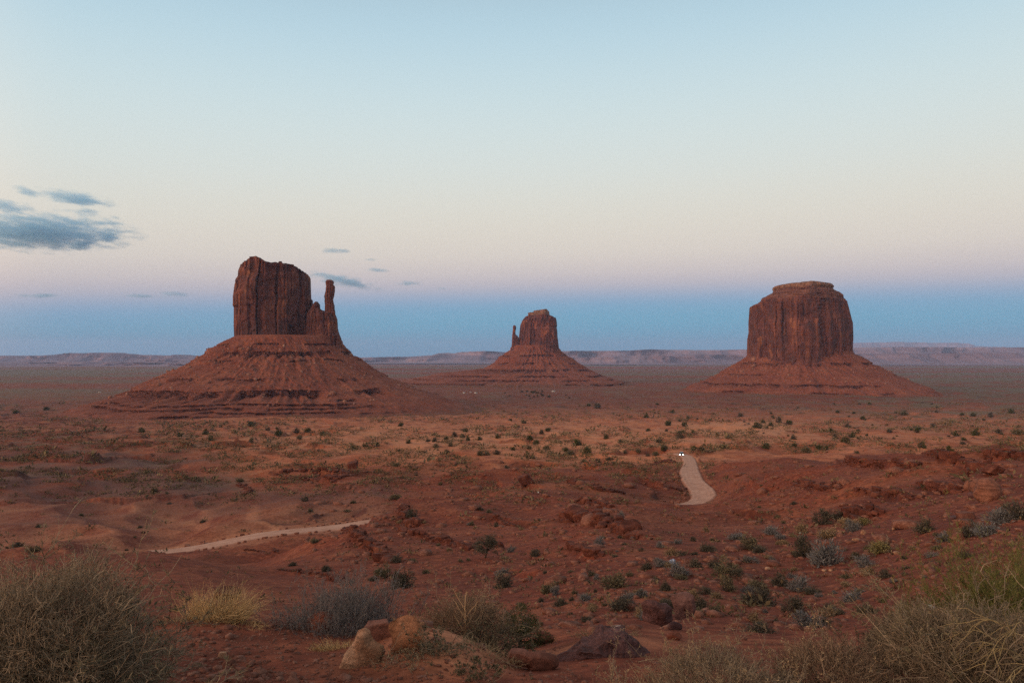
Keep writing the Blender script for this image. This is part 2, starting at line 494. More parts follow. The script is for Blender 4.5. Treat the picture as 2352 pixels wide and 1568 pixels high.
f = math_(nt, 'ADD', sp.outputs[0], math_(nt, 'MULTIPLY', math_(nt, 'SUBTRACT', n_mid, 0.5), 0.8))
col = mix(nt, ramp(nt, f, [(0.1, 0.0), (0.9, 1.0)]), col, mix(nt, ramp(nt, n_sm, [(0.2, 0.35), (0.65, 1.0)]), ORANGE, SAND))
f = math_(nt, 'ADD', sp.outputs[2], math_(nt, 'MULTIPLY', math_(nt, 'SUBTRACT', n_mid, 0.5), 0.9))
col = mix(nt, ramp(nt, f, [(0.2, 0.0), (0.75, 0.85)]), col, SHALE)
f = math_(nt, 'ADD', sp.outputs[1], math_(nt, 'MULTIPLY', math_(nt, 'SUBTRACT', n_mid, 0.5), 1.2))
f = math_(nt, 'ADD', f, math_(nt, 'MULTIPLY', math_(nt, 'SUBTRACT', n_sm, 0.5), 0.9))
col = mix(nt, ramp(nt, f, [(0.25, 0.0), (0.85, 0.9)]), col, SCRUB)
col = mix(nt, 1.0, col, ramp(nt, n_fi, [(0.25, 0.60), (0.5, 0.98), (0.75, 1.3)]), 'MULTIPLY')
col = mix(nt, 1.0, col, ramp(nt, n_sm, [(0.28, 0.60), (0.5, 0.98), (0.72, 1.35)]), 'MULTIPLY')
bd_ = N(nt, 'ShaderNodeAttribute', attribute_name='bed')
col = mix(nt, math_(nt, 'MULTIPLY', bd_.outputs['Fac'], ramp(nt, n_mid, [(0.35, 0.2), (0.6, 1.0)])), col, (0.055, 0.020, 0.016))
nt.links.new(col, b.inputs['Base Color'])
bump(nt, b, n_fi, 0.6, 0.03)

m_road, nt, b = mat('graded_dirt', 1.0)
n1 = noise(nt, 0.5, 6, 0.6); n2 = noise(nt, 4, 5, 0.65); n3 = noise(nt, 0.22, 5, 0.6)
col = ramp(nt, n1, [(0.3, (0.34, 0.175, 0.12)), (0.55, (0.45, 0.25, 0.185)), (0.75, (0.52, 0.32, 0.24))])
col = mix(nt, 1.0, col, ramp(nt, n2, [(0.3, 0.90), (0.7, 1.07)]), 'MULTIPLY')
ac = N(nt, 'ShaderNodeAttribute', attribute_name='across')
wob = math_(nt, 'ADD', ac.outputs['Fac'], math_(nt, 'MULTIPLY', math_(nt, 'SUBTRACT', n3, 0.5), 0.35))
col = mix(nt, 1.0, col, ramp(nt, wob, [(0.10, 1.0), (0.28, 0.91), (0.42, 1.04), (0.56, 0.92), (0.70, 1.03)]), 'MULTIPLY')     # wheel ruts
col = mix(nt, ramp(nt, wob, [(0.78, 0.0), (0.98, 0.9)]), col, (0.26, 0.085, 0.045))
nt.links.new(col, b.inputs['Base Color'])

# --- butte rock
def cliff_mat(name, s, tint=1.0):
    m, nt, b = mat(name, 0.95)
    g = N(nt, 'ShaderNodeNewGeometry'); pos = g.outputs['Position']
    v1 = noise(nt, 1 / (30 * s), 6, 0.6, pos, (1, 1, 0.30), 0.5)
    v2 = noise(nt, 1 / (8 * s), 6, 0.62, pos, (1, 1, 0.22), 0.8)
    v3 = noise(nt, 1 / (26 * s), 5, 0.62, pos, (1, 1, 0.7), 0.6)
    v4 = noise(nt, 1 / (4 * s), 4, 0.6, pos, (0.06, 0.06, 1.2))
    mp = N(nt, 'ShaderNodeMapping'); mp.inputs['Scale'].default_value = (1 / (17 * s), 1 / (17 * s), 1 / (34 * s))
    nt.links.new(pos, mp.inputs['Vector'])
    vo = N(nt, 'ShaderNodeTexVoronoi'); vo.inputs['Scale'].default_value = 1.0; nt.links.new(mp.outputs[0], vo.inputs['Vector'])
    sc_ = N(nt, 'ShaderNodeSeparateColor'); nt.links.new(vo.outputs['Color'], sc_.inputs[0])
    t = tint
    col = ramp(nt, v1, [(0.34, (0.060 * t, 0.024, 0.024)), (0.48, (0.110 * t, 0.038, 0.030)), (0.60, (0.165 * t, 0.055, 0.036)), (0.72, (0.26 * t, 0.095, 0.050))])
    col = mix(nt, 0.45, col, ramp(nt, v2, [(0.3, (0.050, 0.022, 0.022)), (0.5, (0.115, 0.040, 0.031)), (0.7, (0.22, 0.082, 0.046))]))
    col = mix(nt, 0.55, col, mix(nt, 1.0, col, ramp(nt, sc_.outputs[0], [(0.0, 0.6), (0.6, 1.0), (1.0, 1.45)]), 'MULTIPLY'))
    f = math_(nt, 'MULTIPLY', ramp(nt, v3, [(0.52, 0.0), (0.62, 0.8)]), ramp(nt, v2, [(0.35, 0.3), (0.6, 1.0)]))
    col = mix(nt, f, col, (0.060, 0.034, 0.035))
    f = math_(nt, 'MULTIPLY', ramp(nt, sc_.outputs[1], [(0.80, 0.0), (0.86, 0.55)]), ramp(nt, v3, [(0.38, 1.0), (0.52, 0.0)]))
    col = mix(nt, f, col, (0.30 * t, 0.115, 0.055))
    col = mix(nt, 1.0, col, ramp(nt, v4, [(0.3, 0.78), (0.7, 1.18)]), 'MULTIPLY')
    nt.links.new(col, b.inputs['Base Color'])
    bump(nt, b, v2, 0.8, 1.5)
    return m

def talus_mat(name, s):
    m, nt, b = mat(name, 1.0)
    g = N(nt, 'ShaderNodeNewGeometry')
    v1 = noise(nt, 1 / (45 * s), 6, 0.6); v2 = noise(nt, 1 / (7 * s), 6, 0.65); v4 = noise(nt, 1 / (6 * s), 4, 0.6, g.outputs['Position'], (0.05, 0.05, 1))
    col = ramp(nt, v1, [(0.3, (0.150, 0.046, 0.030)), (0.5, (0.20, 0.064, 0.040)), (0.7, (0.27, 0.100, 0.060))])
    col = mix(nt, 0.4, col, ramp(nt, v4, [(0.3, (0.13, 0.036, 0.026)), (0.7, (0.235, 0.078, 0.046))]))
    col = mix(nt, 1.0, col, ramp(nt, v2, [(0.3, 0.7), (0.55, 1.0), (0.75, 1.4)]), 'MULTIPLY')
    v5 = noise(nt, 1 / (5 * s), 5, 0.6, g.outputs['Position'], (1, 1, 0.2))
    spz = N(nt, 'ShaderNodeSeparateXYZ'); nt.links.new(g.outputs['Position'], spz.inputs[0])
    foot = math_(nt, 'ADD', math_(nt, 'MULTIPLY', spz.outputs['Z'], 1 / 30), math_(nt, 'MULTIPLY', v2, 0.8))
    col = mix(nt, ramp(nt, foot, [(0.55, 0.75), (1.25, 0.0)]), col, mix(nt, v2, RED_DK, SCRUB))     # sparse scrub creeping up the foot
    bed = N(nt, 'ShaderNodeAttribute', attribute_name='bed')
    col = mix(nt, bed.outputs['Fac'], col, ramp(nt, v5, [(0.35, (0.050, 0.022, 0.020)), (0.5, (0.095, 0.036, 0.028)), (0.7, (0.19, 0.065, 0.043))]))  # ledge cliffs darkened: varnished rock plus painted-in shade
    nt.links.new(col, b.inputs['Base Color'])
    bump(nt, b, v2, 0.8, 1.5)
    return m

m_cliff_w = cliff_mat('cliff_sandstone', 1.0)
m_cliff_e = cliff_mat('cliff_sandstone_far', 1.5, 1.15)
m_talus = talus_mat('talus_red', 1.0)
m_strata, nt, b = mat('ledge_strata', 1.0)
g = N(nt, 'ShaderNodeNewGeometry')
v = noise(nt, 1 / 3.2, 4, 0.6, g.outputs['Position'], (0.03, 0.03, 1.0)); v2 = noise(nt, 1 / 6, 5, 0.6)
col = ramp(nt, v, [(0.32, (0.055, 0.024, 0.021)), (0.48, (0.13, 0.052, 0.039)), (0.62, (0.19, 0.085, 0.060)), (0.72, (0.10, 0.040, 0.032))])
col = mix(nt, 1.0, col, ramp(nt, v2, [(0.3, 0.7), (0.7, 1.25)]), 'MULTIPLY')
nt.links.new(col, b.inputs['Base Color'])
m_capstone = rock_mat('cap_stone', (0.13, 0.062, 0.042), (0.22, 0.108, 0.070), (0.33, 0.175, 0.115), 1 / 12, 0.8)
m_taluspale = rock_mat('talus_rubble', (0.14, 0.050, 0.034), (0.22, 0.092, 0.062), (0.36, 0.20, 0.15), 1 / 12, 0.5)
m_rubble = rock_mat('ledge_stone', (0.055, 0.020, 0.015), (0.110, 0.034, 0.023), (0.19, 0.068, 0.042), 0.8, 0.06)
m_roadstone = rock_mat('roadside_stone', (0.14, 0.05, 0.033), (0.22, 0.085, 0.055), (0.34, 0.17, 0.12), 0.7, 0.04)

m_hill, nt, b = mat('hazy_far_rock', 1.0)
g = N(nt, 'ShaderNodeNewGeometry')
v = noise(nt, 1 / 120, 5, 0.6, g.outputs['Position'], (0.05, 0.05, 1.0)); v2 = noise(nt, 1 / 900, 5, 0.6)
col = ramp(nt, v, [(0.3, (0.095, 0.060, 0.082)), (0.5, (0.18, 0.118, 0.150)), (0.66, (0.34, 0.24, 0.28))])  # lilac of the dusk haze mixed into the rock colour
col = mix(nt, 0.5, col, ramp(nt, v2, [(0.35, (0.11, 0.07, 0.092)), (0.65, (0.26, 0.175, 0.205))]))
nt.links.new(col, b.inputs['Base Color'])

# ------------------------------------------------------------------ roads (centre lines in metres)
def smooth_line(P, step):
    P = np.asarray(P, float)
    out = []
    for i in range(len(P) - 1):
        p0 = P[max(i - 1, 0)]; p1 = P[i]; p2 = P[i + 1]; p3 = P[min(i + 2, len(P) - 1)]
        n = max(2, int(np.hypot(*(p2 - p1)[:2]) / step))
        for t in np.arange(n) / n: out.append(_catmull(p0, p1, p2, p3, t))
    out.append(P[-1])
    return np.array(out)

def from_col(L):
    return [((X - 1176) / FOC * d, d, w) for X, d, w in L]

road_a = smooth_line(from_col([(350, 132, 5.0), (400, 134, 5.0), (500, 138.5, 5.0), (615, 143.5, 5.0), (730, 148.5, 5.0), (840, 153.5, 5.0), (930, 158, 5.0), (1050, 162, 5.0)]), 1.2)
road_b = smooth_line(from_col([(1545, 168, 3.6), (1586, 177, 3.6), (1612, 188, 3.7), (1609, 201, 3.7), (1590, 219, 3.7), (1582, 242, 3.7), (1583, 270, 2.9), (1577, 300, 2.9), (1563, 318, 2.8), (1546, 327, 2.6)]), 1.5)
ROADS += [road_a, road_b]

def road_mesh(P, name):
    t = np.gradient(P[:, :2], axis=0); t /= np.linalg.norm(t, axis=1)[:, None]
    nrm = np.stack([-t[:, 1], t[:, 0]], 1)
    nc = 13; V = []
    for k in range(nc):
        u = k / (nc - 1) * 2 - 1
        wv = P[:, 2] * (1 + 0.07 * fbm2(P[:, 0] / 3 + k * 0, P[:, 1] / 3, 2, 7 + (u > 0)))
        xy = P[:, :2] + nrm * (u * wv)[:, None]
        z = H(xy[:, 0], xy[:, 1], False) + 0.12 - 0.55 * (abs(u) > 0.95) - 0.015 * math.cos(u * 9)
        V.append(np.column_stack([xy, z]))
    V = np.stack(V, 1).reshape(-1, 3)
    me = new_mesh(name, V, quads=grid_quads(len(P), nc), mats=[m_road], smooth=True)
    aa = me.attributes.new('across', 'FLOAT', 'POINT'); aa.data.foreach_set('value', np.tile(np.abs(np.linspace(-1, 1, nc)), len(P)).astype(np.float32))
    return obj(name, me)
tag(road_mesh(road_a, 'road'), 'pale dirt road lined with stones in the red basin at left', kind='structure')
tag(road_mesh(road_b, 'road'), 'pale curving dirt road winding down the middle of the plain', kind='structure')

# ------------------------------------------------------------------ ground sheet
def build_ground():
    az = np.concatenate([np.arange(-180, -48, 3.0), np.arange(-48, 48, 0.07), np.arange(48, 180, 3.0)]) * math.pi / 180
    rr = np.concatenate([np.exp(np.arange(math.log(0.4), math.log(1500), 0.0095)), np.exp(np.arange(math.log(1500), math.log(44000), 0.02))])
    R, A = np.meshgrid(rr, az, indexing='ij')
    x = R * np.sin(A); y = R * np.cos(A)
    z = H(x.ravel(), y.ravel()).reshape(x.shape)
    nr, na = x.shape
    V = np.stack([x, y, z], -1).reshape(-1, 3)
    Q = grid_quads(nr, na, True)[:, ::-1]
    V = np.concatenate([V, [[0, 0, V[:na, 2].mean()]]])
    T = np.stack([np.full(na, len(V) - 1), (np.arange(na) + 1) % na, np.arange(na)], 1)
    me = new_mesh('ground', V, F=T[:, ::-1], quads=Q[:, ::-1] if False else Q, mats=[m_ground], smooth=True)
    # soil fields: sand, scrub cover, grey shale
    xf, yf = V[:, 0], V[:, 1]
    _, d = base_h(xf, yf)
    a = 1176 + FOC * xf / d
    w1 = fbm2(xf / 90, yf / 90, 3, 101); w2 = fbm2(xf / 30, yf / 30, 3, 102); w3 = fbm2(xf / 5200, yf / 1100, 3, 103)
    blob = lambda X, Dd, sx, sd: np.exp(-((a - X) / sx) ** 2 - (np.log(d / Dd) / sd) ** 2)
    dn = np.sqrt(((a - 1700 - 25 * w2) / 130) ** 2 + ((np.log(d) - math.log(720) + 0.05 * w2) / 0.27) ** 2)
    sand = 1.7 * sst(1.05, 0.8, dn) + (0.60 + 0.35 * w2) * sst(250, 380, d) * (1 - sst(900, 1300, d)) * blob(1250, 520, 680, 0.55)
    sand = sand + 0.30 * w1 * (d > 250) + 0.75 * blob(1030, 6.9, 150, 0.22) + 0.35 * blob(1350, 8.3, 260, 0.14) + 0.3 * blob(800, 6.2, 130, 0.1)
    wd = np.full(xf.shape, 1e9)
    for pl in ([(600, 1126), (545, 1146), (482, 1170), (466, 1208), (432, 1234), (400, 1262)], [(280, 1166), (345, 1182), (405, 1196), (465, 1209)], [(582, 1160), (578, 1196), (636, 1204), (650, 1222)],
               [(395, 1134), (470, 1127), (545, 1130)], [(560, 1140), (640, 1118), (720, 1108)], [(-20, 1172), (90, 1168), (200, 1150), (300, 1148)]):
        wx, wy = hit(*np.array(pl, float).T); ok_ = (np.abs(d - 180) < 90) & (a < 1000)
        xs, ys = xf[ok_] + 1.6 * w2[ok_], yf[ok_] + 2.2 * pn2(xf[ok_] / 7, yf[ok_] / 7, 105)
        m_ = wd[ok_]
        for q in range(len(wx) - 1):
            vx, vy = wx[q + 1] - wx[q], wy[q + 1] - wy[q]
            t = np.clip(((xs - wx[q]) * vx + (ys - wy[q]) * vy) / (vx * vx + vy * vy), 0, 1)
            m_ = np.minimum(m_, np.hypot(xs - wx[q] - t * vx, (ys - wy[q] - t * vy)))
        wd[ok_] = m_
    basin = sst(118, 135, d) * (1 - sst(215, 260, d)) * sst(1020, 820, a)
    sand = sand + 0.30 * sst(2.6, 0.3, wd) + 0.24 * basin * (0.75 + 0.6 * w1)
    rd = road_dist(xf, yf)
    sand = sand + 0.20 * sst(4, 0.3, rd)
    basin = sst(118, 135, d) * (1 - sst(215, 260, d)) * sst(1020, 820, a)
    e_ = 1.5; zx = (H(xf + e_, yf, False) - H(xf - e_, yf, False)) / (2 * e_); zy = (H(xf, yf + e_, False) - H(xf, yf - e_, False)) / (2 * e_)
    slope = np.hypot(zx, zy)
    flat = sst(0.30, 0.06, slope) * np.maximum(sst(200, 300, d), basin) * (1 - sst(900, 1500, d))      # dust gathers where the ground is level
    sand = sand + 0.24 * flat * (0.7 + 0.8 * w2) - 0.40 * sst(0.22, 0.5, slope) * sst(30, 60, d) - 0.30 * sst(1650, 1900, a) * sst(45, 80, d) * (1 - sst(170, 300, d))  # steep ground darker: dark red soil plus painted gully shading
    scrub = 0.16 * sst(280, 520, d) * (0.7 + w2) + 0.26 * sst(800, 1500, d) * (0.8 + w1) + 0.26 * sst(1600, 2600, d) * (0.35 + 2.2 * w3) + 0.24 * sst(2600, 5000, d) * (0.0 + 3.0 * w3)
    scrub = scrub + 0.35 * sst(1500, 2200, a) * sst(420, 700, d) * (0.6 + w1) + 0.5 * sst(500, 150, a) * sst(1700, 2300, d) * (0.8 + w3)
    scrub = scrub + 0.22 * sst(190, 240, d) * (1 - sst(500, 800, d)) * sst(1000, 600, a) * (0.5 + 1.6 * w2)
    shale = 1.0 * sst(640, 420, a) * sst(205, 250, d) * (1 - sst(300, 420, d)) * (0.6 + w2) + 0.45 * basin * (0.8 - 0.6 * w1) + 0.15 * sst(1500, 2500, a) * sst(60, 90, d) * (1 - sst(170, 260, d))
    shale = shale + 0.30 * sst(700, 300, a) * sst(320, 400, d) * (1 - sst(700, 1100, d)) * (0.4 + 1.5 * w2)
    col = np.zeros((len(V), 4), np.float32)
    col[:, 3] = np.clip((0.70 + 0.55 * w2) * sst(215, 330, d) * (1 - sst(1000, 1700, d)) * sst(150, 700, a), 0, 1)      # orange sandy soil
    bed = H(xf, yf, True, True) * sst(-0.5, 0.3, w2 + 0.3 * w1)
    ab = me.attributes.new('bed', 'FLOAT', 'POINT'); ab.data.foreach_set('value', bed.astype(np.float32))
    for k, v in enumerate((sand, scrub, shale)): col[:, k] = np.clip(v, -0.6, 1.5)
    at = me.attributes.new('soil', 'FLOAT_COLOR', 'POINT'); at.data.foreach_set('color', col.ravel())
    o = obj('ground', me); tag(o, 'red desert ground falling away to the valley plain', kind='structure')
    return o
build_ground()

# ------------------------------------------------------------------ buttes
def px(X, Y, d):
    return ((X - 1176) / FOC * d, EYE + (822 - Y) / FOC * d)

def tower(left, right, d, zb_Y, dep, amp, seed, nphi=420, nz=220, e=0.62, yoff=0.0, cap_noise=1.5, prow=None, pk=0.8, low=1.0, turn=0.5, top_=None, crack=1.6, fit=True):
    """cliff mass: left/right are (Y, X) silhouette points, dep = depth/width ratio"""
    L = np.array(sorted(left)); Rr = np.array(sorted(right))
    Yt = max(L[0, 0], Rr[0, 0]) if False else min(L[0, 0], Rr[0, 0])
    YY = zb_Y + (Yt - zb_Y) * np.linspace(0, 1, nz)
    xl = px(np.interp(YY, L[:, 0], L[:, 1]), 0, d)[0]; xr = px(np.interp(YY, Rr[:, 0], Rr[:, 1]), 0, d)[0]
    z = EYE + (822 - YY) / FOC * d
    W = (xr - xl).max()
    phi = np.arange(nphi) / nphi * 2 * np.pi
    cx = np.sign(np.cos(phi)) * np.abs(np.cos(phi)) ** e; sy = np.sign(np.sin(phi)) * np.abs(np.sin(phi)) ** e
    if prow is not None: sy = np.where(sy < 0, sy * np.clip(1.3 - pk * np.abs(cx - prow) / (1 + abs(prow)) * 1.3, 0.12, 2), sy)
    xm = (xl + xr) / 2; hw = (xr - xl) / 2
    inset = hw / hw.max()
    X = xm[:, None] + hw[:, None] * cx[None]
    Yd = d + yoff + (W / 2 * dep * (0.55 + 0.45 * inset) * np.minimum(1, hw / (0.1 * W) + 0.15))[:, None] * sy[None]
    Z = np.repeat(z[:, None], nphi, 1)
    gx = np.gradient(np.concatenate([cx[-3:], cx, cx[:3]]))[3:-3]; gy = np.gradient(np.concatenate([sy[-3:], sy, sy[:3]]) * dep)[3:-3]
    nx, ny = gy, -gx; nn = np.hypot(nx, ny) + 1e-9; nx = nx / nn; ny = ny / nn
    s = amp
    u = X / (4.2 * s); v = Yd / (4.2 * s); w = Z / (4.2 * s)
    col1 = -np.abs(pn3(u * 0.30, v * 0.30, w * 0.010, seed)) * 2.6 * s
    n2_ = pn3(u * 0.75, v * 0.75, w * 0.025, seed + 1)
    col2 = -np.abs(n2_) * 1.1 * s - np.exp(-(n2_ / 0.07) ** 2) * 0.75 * crack * s * (0.4 + 0.6 * sst(-0.2, 0.3, pn3(u * 0.3, v * 0.3, w * 0.15, seed + 11)))
    n3_ = pn3(u * 2.0, v * 2.0, w * 0.07, seed + 2)
    col3 = n3_ * 0.60 * s - np.exp(-(n3_ / 0.08) ** 2) * 0.25 * crack * s
    blk = pn3(u * 0.45, v * 0.45, w * 0.22, seed + 3); blk = np.round(blk * 3 + 0.25 * n3_) / 3 * 0.8 * s + pn3(u * 0.9, v * 0.9, w * 0.8, seed + 17) * 0.55 * s + pn3(u * 2.6, v * 2.6, w * 2.2, seed + 18) * 0.25 * s
    jn = np.floor(w * 0.35 + 0.8 * pn3(u * 0.35, v * 0.35, w * 0.05, seed + 31) + 3 * pn2(np.round(u[:1] * 0.5) * 7.7 + 0 * u, np.round(v * 0.5) * 3.3, seed + 32))
    blk = blk + (((jn * 12.9898 + np.round(u * 0.55) * 4.1) % 1.0) - 0.5) * 0.85 * s
    w = w * 4.2 / 9
    lay = pn2(w * 2.2 + 0.3 * pn2(u * .14, v * .14, 9), u * 0.05, seed + 4) * 0.7 * s
    tt = np.linspace(0, 1, nz)[:, None]
    layw = low * sst(0.16, 0.05, tt) + sst(0.86, 0.95, tt) + 0.12
    dsp = (col1 + col2) * (0.35 + 0.65 * sst(0.02, 0.18, tt)) * (1 - 0.55 * sst(0.85, 0.97, tt)) + col3 + blk * 0.8 + lay * layw + 1.3 * s
    X = X + nx[None] * dsp * (np.abs(cx) ** 0.3)[None]; Yd = Yd + ny[None] * dsp * 1.6
    Z = Z + sst(0.8, 1, tt) * pn2(X / (16 * s), Yd / (16 * s), seed + 6) * cap_noise * s
    xc = xm[len(xm) // 2]; al = -math.atan2(xc, d) * turn
    dx = (X - xc) / math.cos(al); dy_ = Yd - d
    X = xc + dx * math.cos(al) - dy_ * math.sin(al); Yd = d + dx * math.sin(al) * 0.6 + dy_ * math.cos(al)
    sp_ = 1176 + FOC * X / Yd                      # keep the outline the height profile asks for
    sm = lambda q: np.convolve(np.pad(q, 4, 'edge'), np.ones(9) / 9, 'valid')
    lo_, hi_ = sm(sp_.min(1)), sm(sp_.max(1))
    Xl_, Xr_ = sm(np.interp(YY, L[:, 0], L[:, 1])), sm(np.interp(YY, Rr[:, 0], Rr[:, 1]))
    kx = ((Xr_ - Xl_) / (hi_ - lo_))[:, None]; cs_ = ((lo_ + hi_) / 2)[:, None]; ct_ = ((Xl_ + Xr_) / 2)[:, None]
    if fit: X = X + ((ct_ - cs_) + (sp_ - cs_) * (kx - 1)) / FOC * d
    kz = 1 - 0.46 * W * dep / d; Z = np.where(Z > EYE, EYE + (Z - EYE) * kz, Z)
    if top_ is not None:
        T_ = np.array(top_); zt_ = EYE + (822 - np.interp(1176 + FOC * X / Yd, T_[:, 0], T_[:, 1])) / FOC * d
        zt_ = EYE + (zt_ - EYE) * kz + 1.2 * pn2(X / 9, Yd / 9, seed + 21)
        zq = np.round(zt_ / 4.0 + 0.4 * pn2(X / 14, Yd / 14, seed + 22)) * 4.0; zt_ = 0.3 * zt_ + 0.7 * zq
        Z = np.where(Z > zt_, zt_ + 0.03 * (Z - zt_), Z)
    rings = [np.stack([X, Yd, Z], -1)]
    top = rings[0][-1]; cen = top.mean(0)
    caps = []
    for k in range(1, 9):
        f = 1 - k / 8 * 0.985
        p = cen + (top - cen) * f
        p = p.copy(); p[:, 2] = top[:, 2] * f + cen[2] * (1 - f) + 0.5 * s * pn2(p[:, 0] / (8 * s), p[:, 1] / (8 * s), seed + 8) + s * 0.1 * k / 8
        caps.append(p)
    V = np.concatenate([rings[0].reshape(-1, 3), np.concatenate(caps)])
    return V, grid_quads(nz + 8, nphi, True)

def talus(cX, d, left, right, ledges, seed, yr=1.0, nphi=1000, dz=0.8, amp=1.0, zlow=-8.0, fy0=0.0):
    """apron of debris: left/right silhouettes are (Y, X) pairs, ledges are (Y, cliff height m, bench m, coverage)"""
    L = np.array(sorted(left)); Rr = np.array(sorted(right))
    ztop = EYE + (822 - L[0, 0]) / FOC * d
    z = np.arange(ztop, zlow, -dz); nz = len(z)
    phi = np.arange(nphi) / nphi * 2 * np.pi
    x0 = (cX - 1176) / FOC * d
    P = lambda zz, A, sgn: sgn * (np.interp((822 - (zz - EYE) * FOC / d), A[:, 0], A[:, 1]) - cX) / FOC * d
    Z = np.repeat(z[:, None], nphi, 1)
    cxv, cyv = x0 + np.cos(phi) * 100, d + np.sin(phi) * 100
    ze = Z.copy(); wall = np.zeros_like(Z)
    for (Yl, hc, bench, cov, face) in ledges:
        zl = EYE + (822 - Yl) / FOC * d + 3.2 * fbm2(np.cos(phi) * 2.2 + Yl * .02, np.sin(phi) * 2.2, 3, seed + 3)
        m = sst(1 - cov - 0.25, 1 - cov + 0.05, 0.5 + 1.15 * fbm2(np.cos(phi) * 2.3 + Yl * 1.7, np.sin(phi) * 2.3, 4, seed + 5))
        if face: m = m * sst(-0.05, 0.35, -np.sin(phi + face))
        h_ = hc * (0.75 + 0.5 * fbm2(np.cos(phi) * 16 + Yl, np.sin(phi) * 16, 2, seed + 6))
        zl = zl[None]; h_ = h_[None]
        inc = (Z <= zl) & (Z > zl - h_)
        inb = (Z <= zl - h_) & (Z > zl - h_ - bench)
        new = np.where(inc, zl - 0.02 * (zl - Z), np.where(inb, (zl - h_ - bench) + (Z - (zl - h_ - bench)) * (h_ + bench) / bench, ze))
        ze = ze + (new - ze) * m[None]
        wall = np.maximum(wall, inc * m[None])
    RL = P(ze, L, -1); RR = P(ze, Rr, 1)
    c = np.cos(phi)[None]; wgt = (1 + c) / 2; wgt = wgt * wgt * (3 - 2 * wgt)
    RX = RL * (1 - wgt) + RR * wgt
    fr = (np.minimum(RL, RR) * 0.65 + np.maximum(RL, RR) * 0.35) * yr
    pe = 2 + 1.6 * sst(0.35, 0.9, np.linspace(0, 1, nz)[:, None])
    Rr_ = (np.abs(c / RX) ** pe + np.abs(np.sin(phi)[None] / (fr + fy0)) ** pe) ** (-1 / pe)
    az_ = math.atan2(x0, d); ca_, sa_ = math.cos(az_), math.sin(az_)
    c1_ = (np.cos(phi) * ca_ + np.sin(phi) * sa_)[None]; s1_ = (np.sin(phi) * ca_ - np.cos(phi) * sa_)[None]
    Rr_ = Rr_ * (1 - (1 - ca_) * np.abs(np.cos(phi))[None])
    X = x0 + Rr_ * c1_; Y = d + Rr_ * s1_
    tt = np.linspace(0, 1, nz)[:, None]
    gul = -np.abs(fbm2(np.cos(phi)[None] * 7 + 0 * Z, np.sin(phi)[None] * 7 + Z / 160, 3, seed + 7)) * 9 * amp * sst(0.0, 0.25, tt)
    rough = (fbm2(X / 22 + Z / 25, Y / 22, 3, seed + 9) * 4.5 + fbm2(X / 6 + Z / 7, Y / 6 - Z / 8, 2, seed + 12) * 1.6) * amp * sst(0, 0.06, tt)
    flute = -np.abs(pn2((np.arctan2(np.sin(phi), np.cos(phi))[None] * Rr_.mean(1)[:, None]) / 9, Z / 90, seed + 15)) * 9 * wall
    dR = gul + rough + flute + 3 * amp * sst(0, 0.2, tt)
    X = X + c1_ * dR; Y = Y + s1_ * dR
    V = np.stack([X, Y, Z], -1).reshape(-1, 3)
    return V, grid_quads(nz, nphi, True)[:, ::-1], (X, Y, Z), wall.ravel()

_ico_cache = {}
def ico(sub):
    if sub not in _ico_cache:
        import bmesh
        bm = bmesh.new(); bmesh.ops.create_icosphere(bm, subdivisions=sub, radius=1.0)
        bm.verts.ensure_lookup_table()
        V = np.array([v.co[:] for v in bm.verts]); F = np.array([[v.index for v in f.verts] for f in bm.faces])
        bm.free(); _ico_cache[sub] = (V, F)
    return _ico_cache[sub]

def rock(seed, dims, sub=4, planes=14, cut=(0.62, 0.95), rough=0.05, freq=2.2, boxy=0.0):
    rs = np.random.RandomState(seed)
    V, F = ico(sub); V = V.copy()
    n = rs.normal(size=(planes, 3)); n /= np.linalg.norm(n, axis=1)[:, None]
    if boxy:
        n = np.concatenate([n, np.eye(3) + rs.normal(size=(3, 3)) * 0.12, -np.eye(3) + rs.normal(size=(3, 3)) * 0.12])
        n /= np.linalg.norm(n, axis=1)[:, None]
    cd = rs.uniform(cut[0], cut[1], len(n))
    if boxy: cd[-6:] = rs.uniform(0.5, 0.62, 6)
    for nn, c in zip(n, cd):
        e = V @ nn - c
        V = V - np.maximum(e, 0)[:, None] * nn[None]
    if rough:
        k = rough * (pn3(V[:, 0] * freq, V[:, 1] * freq, V[:, 2] * freq, seed) + 0.5 * pn3(V[:, 0] * freq * 3, V[:, 1] * freq * 3, V[:, 2] * freq * 3, seed + 1) + 0.25 * pn3(V[:, 0] * freq * 8, V[:, 1] * freq * 8, V[:, 2] * freq * 8, seed + 2))
        V = V * (1 + k)[:, None]
    lo, hi = V.min(0), V.max(0)
    V = (V - (lo + hi) / 2) / ((hi - lo) / 2) * (np.array(dims) / 2)
    return V, F

def rotz(V, a):
    c, s = math.cos(a), math.sin(a)
    return V @ np.array([[c, s, 0], [-s, c, 0], [0, 0, 1]])

def euler(V, rx, ry, rz):
    M = np.array(Matrix.Rotation(rz, 3, 'Z') @ Matrix.Rotation(ry, 3, 'Y') @ Matrix.Rotation(rx, 3, 'X'))
    return V @ M.T

def scatter_on(grid, n, seed, size, zrange, frontonly=True):
    X, Y, Z = grid; rs = np.random.RandomState(seed); g = Geo()
    nz, npz = X.shape
    for k in range(n):
        i = int(nz * rs.uniform(*zrange)); j = int(npz * (rs.uniform(0.5, 1.0) if frontonly else rs.uniform())) % npz
        s = size * rs.lognormal(0, 0.6)
        V, F = rock(int(rs.randint(1 << 30)), (s * rs.uniform(.8, 1.4), s * rs.uniform(.8, 1.4), s * rs.uniform(.6, 1)), 1, 6, rough=0.1)
        g.add(euler(V, rs.uniform(0, 6), rs.uniform(0, 6), 0) + [X[i, j], Y[i, j], Z[i, j]], F)
    return g

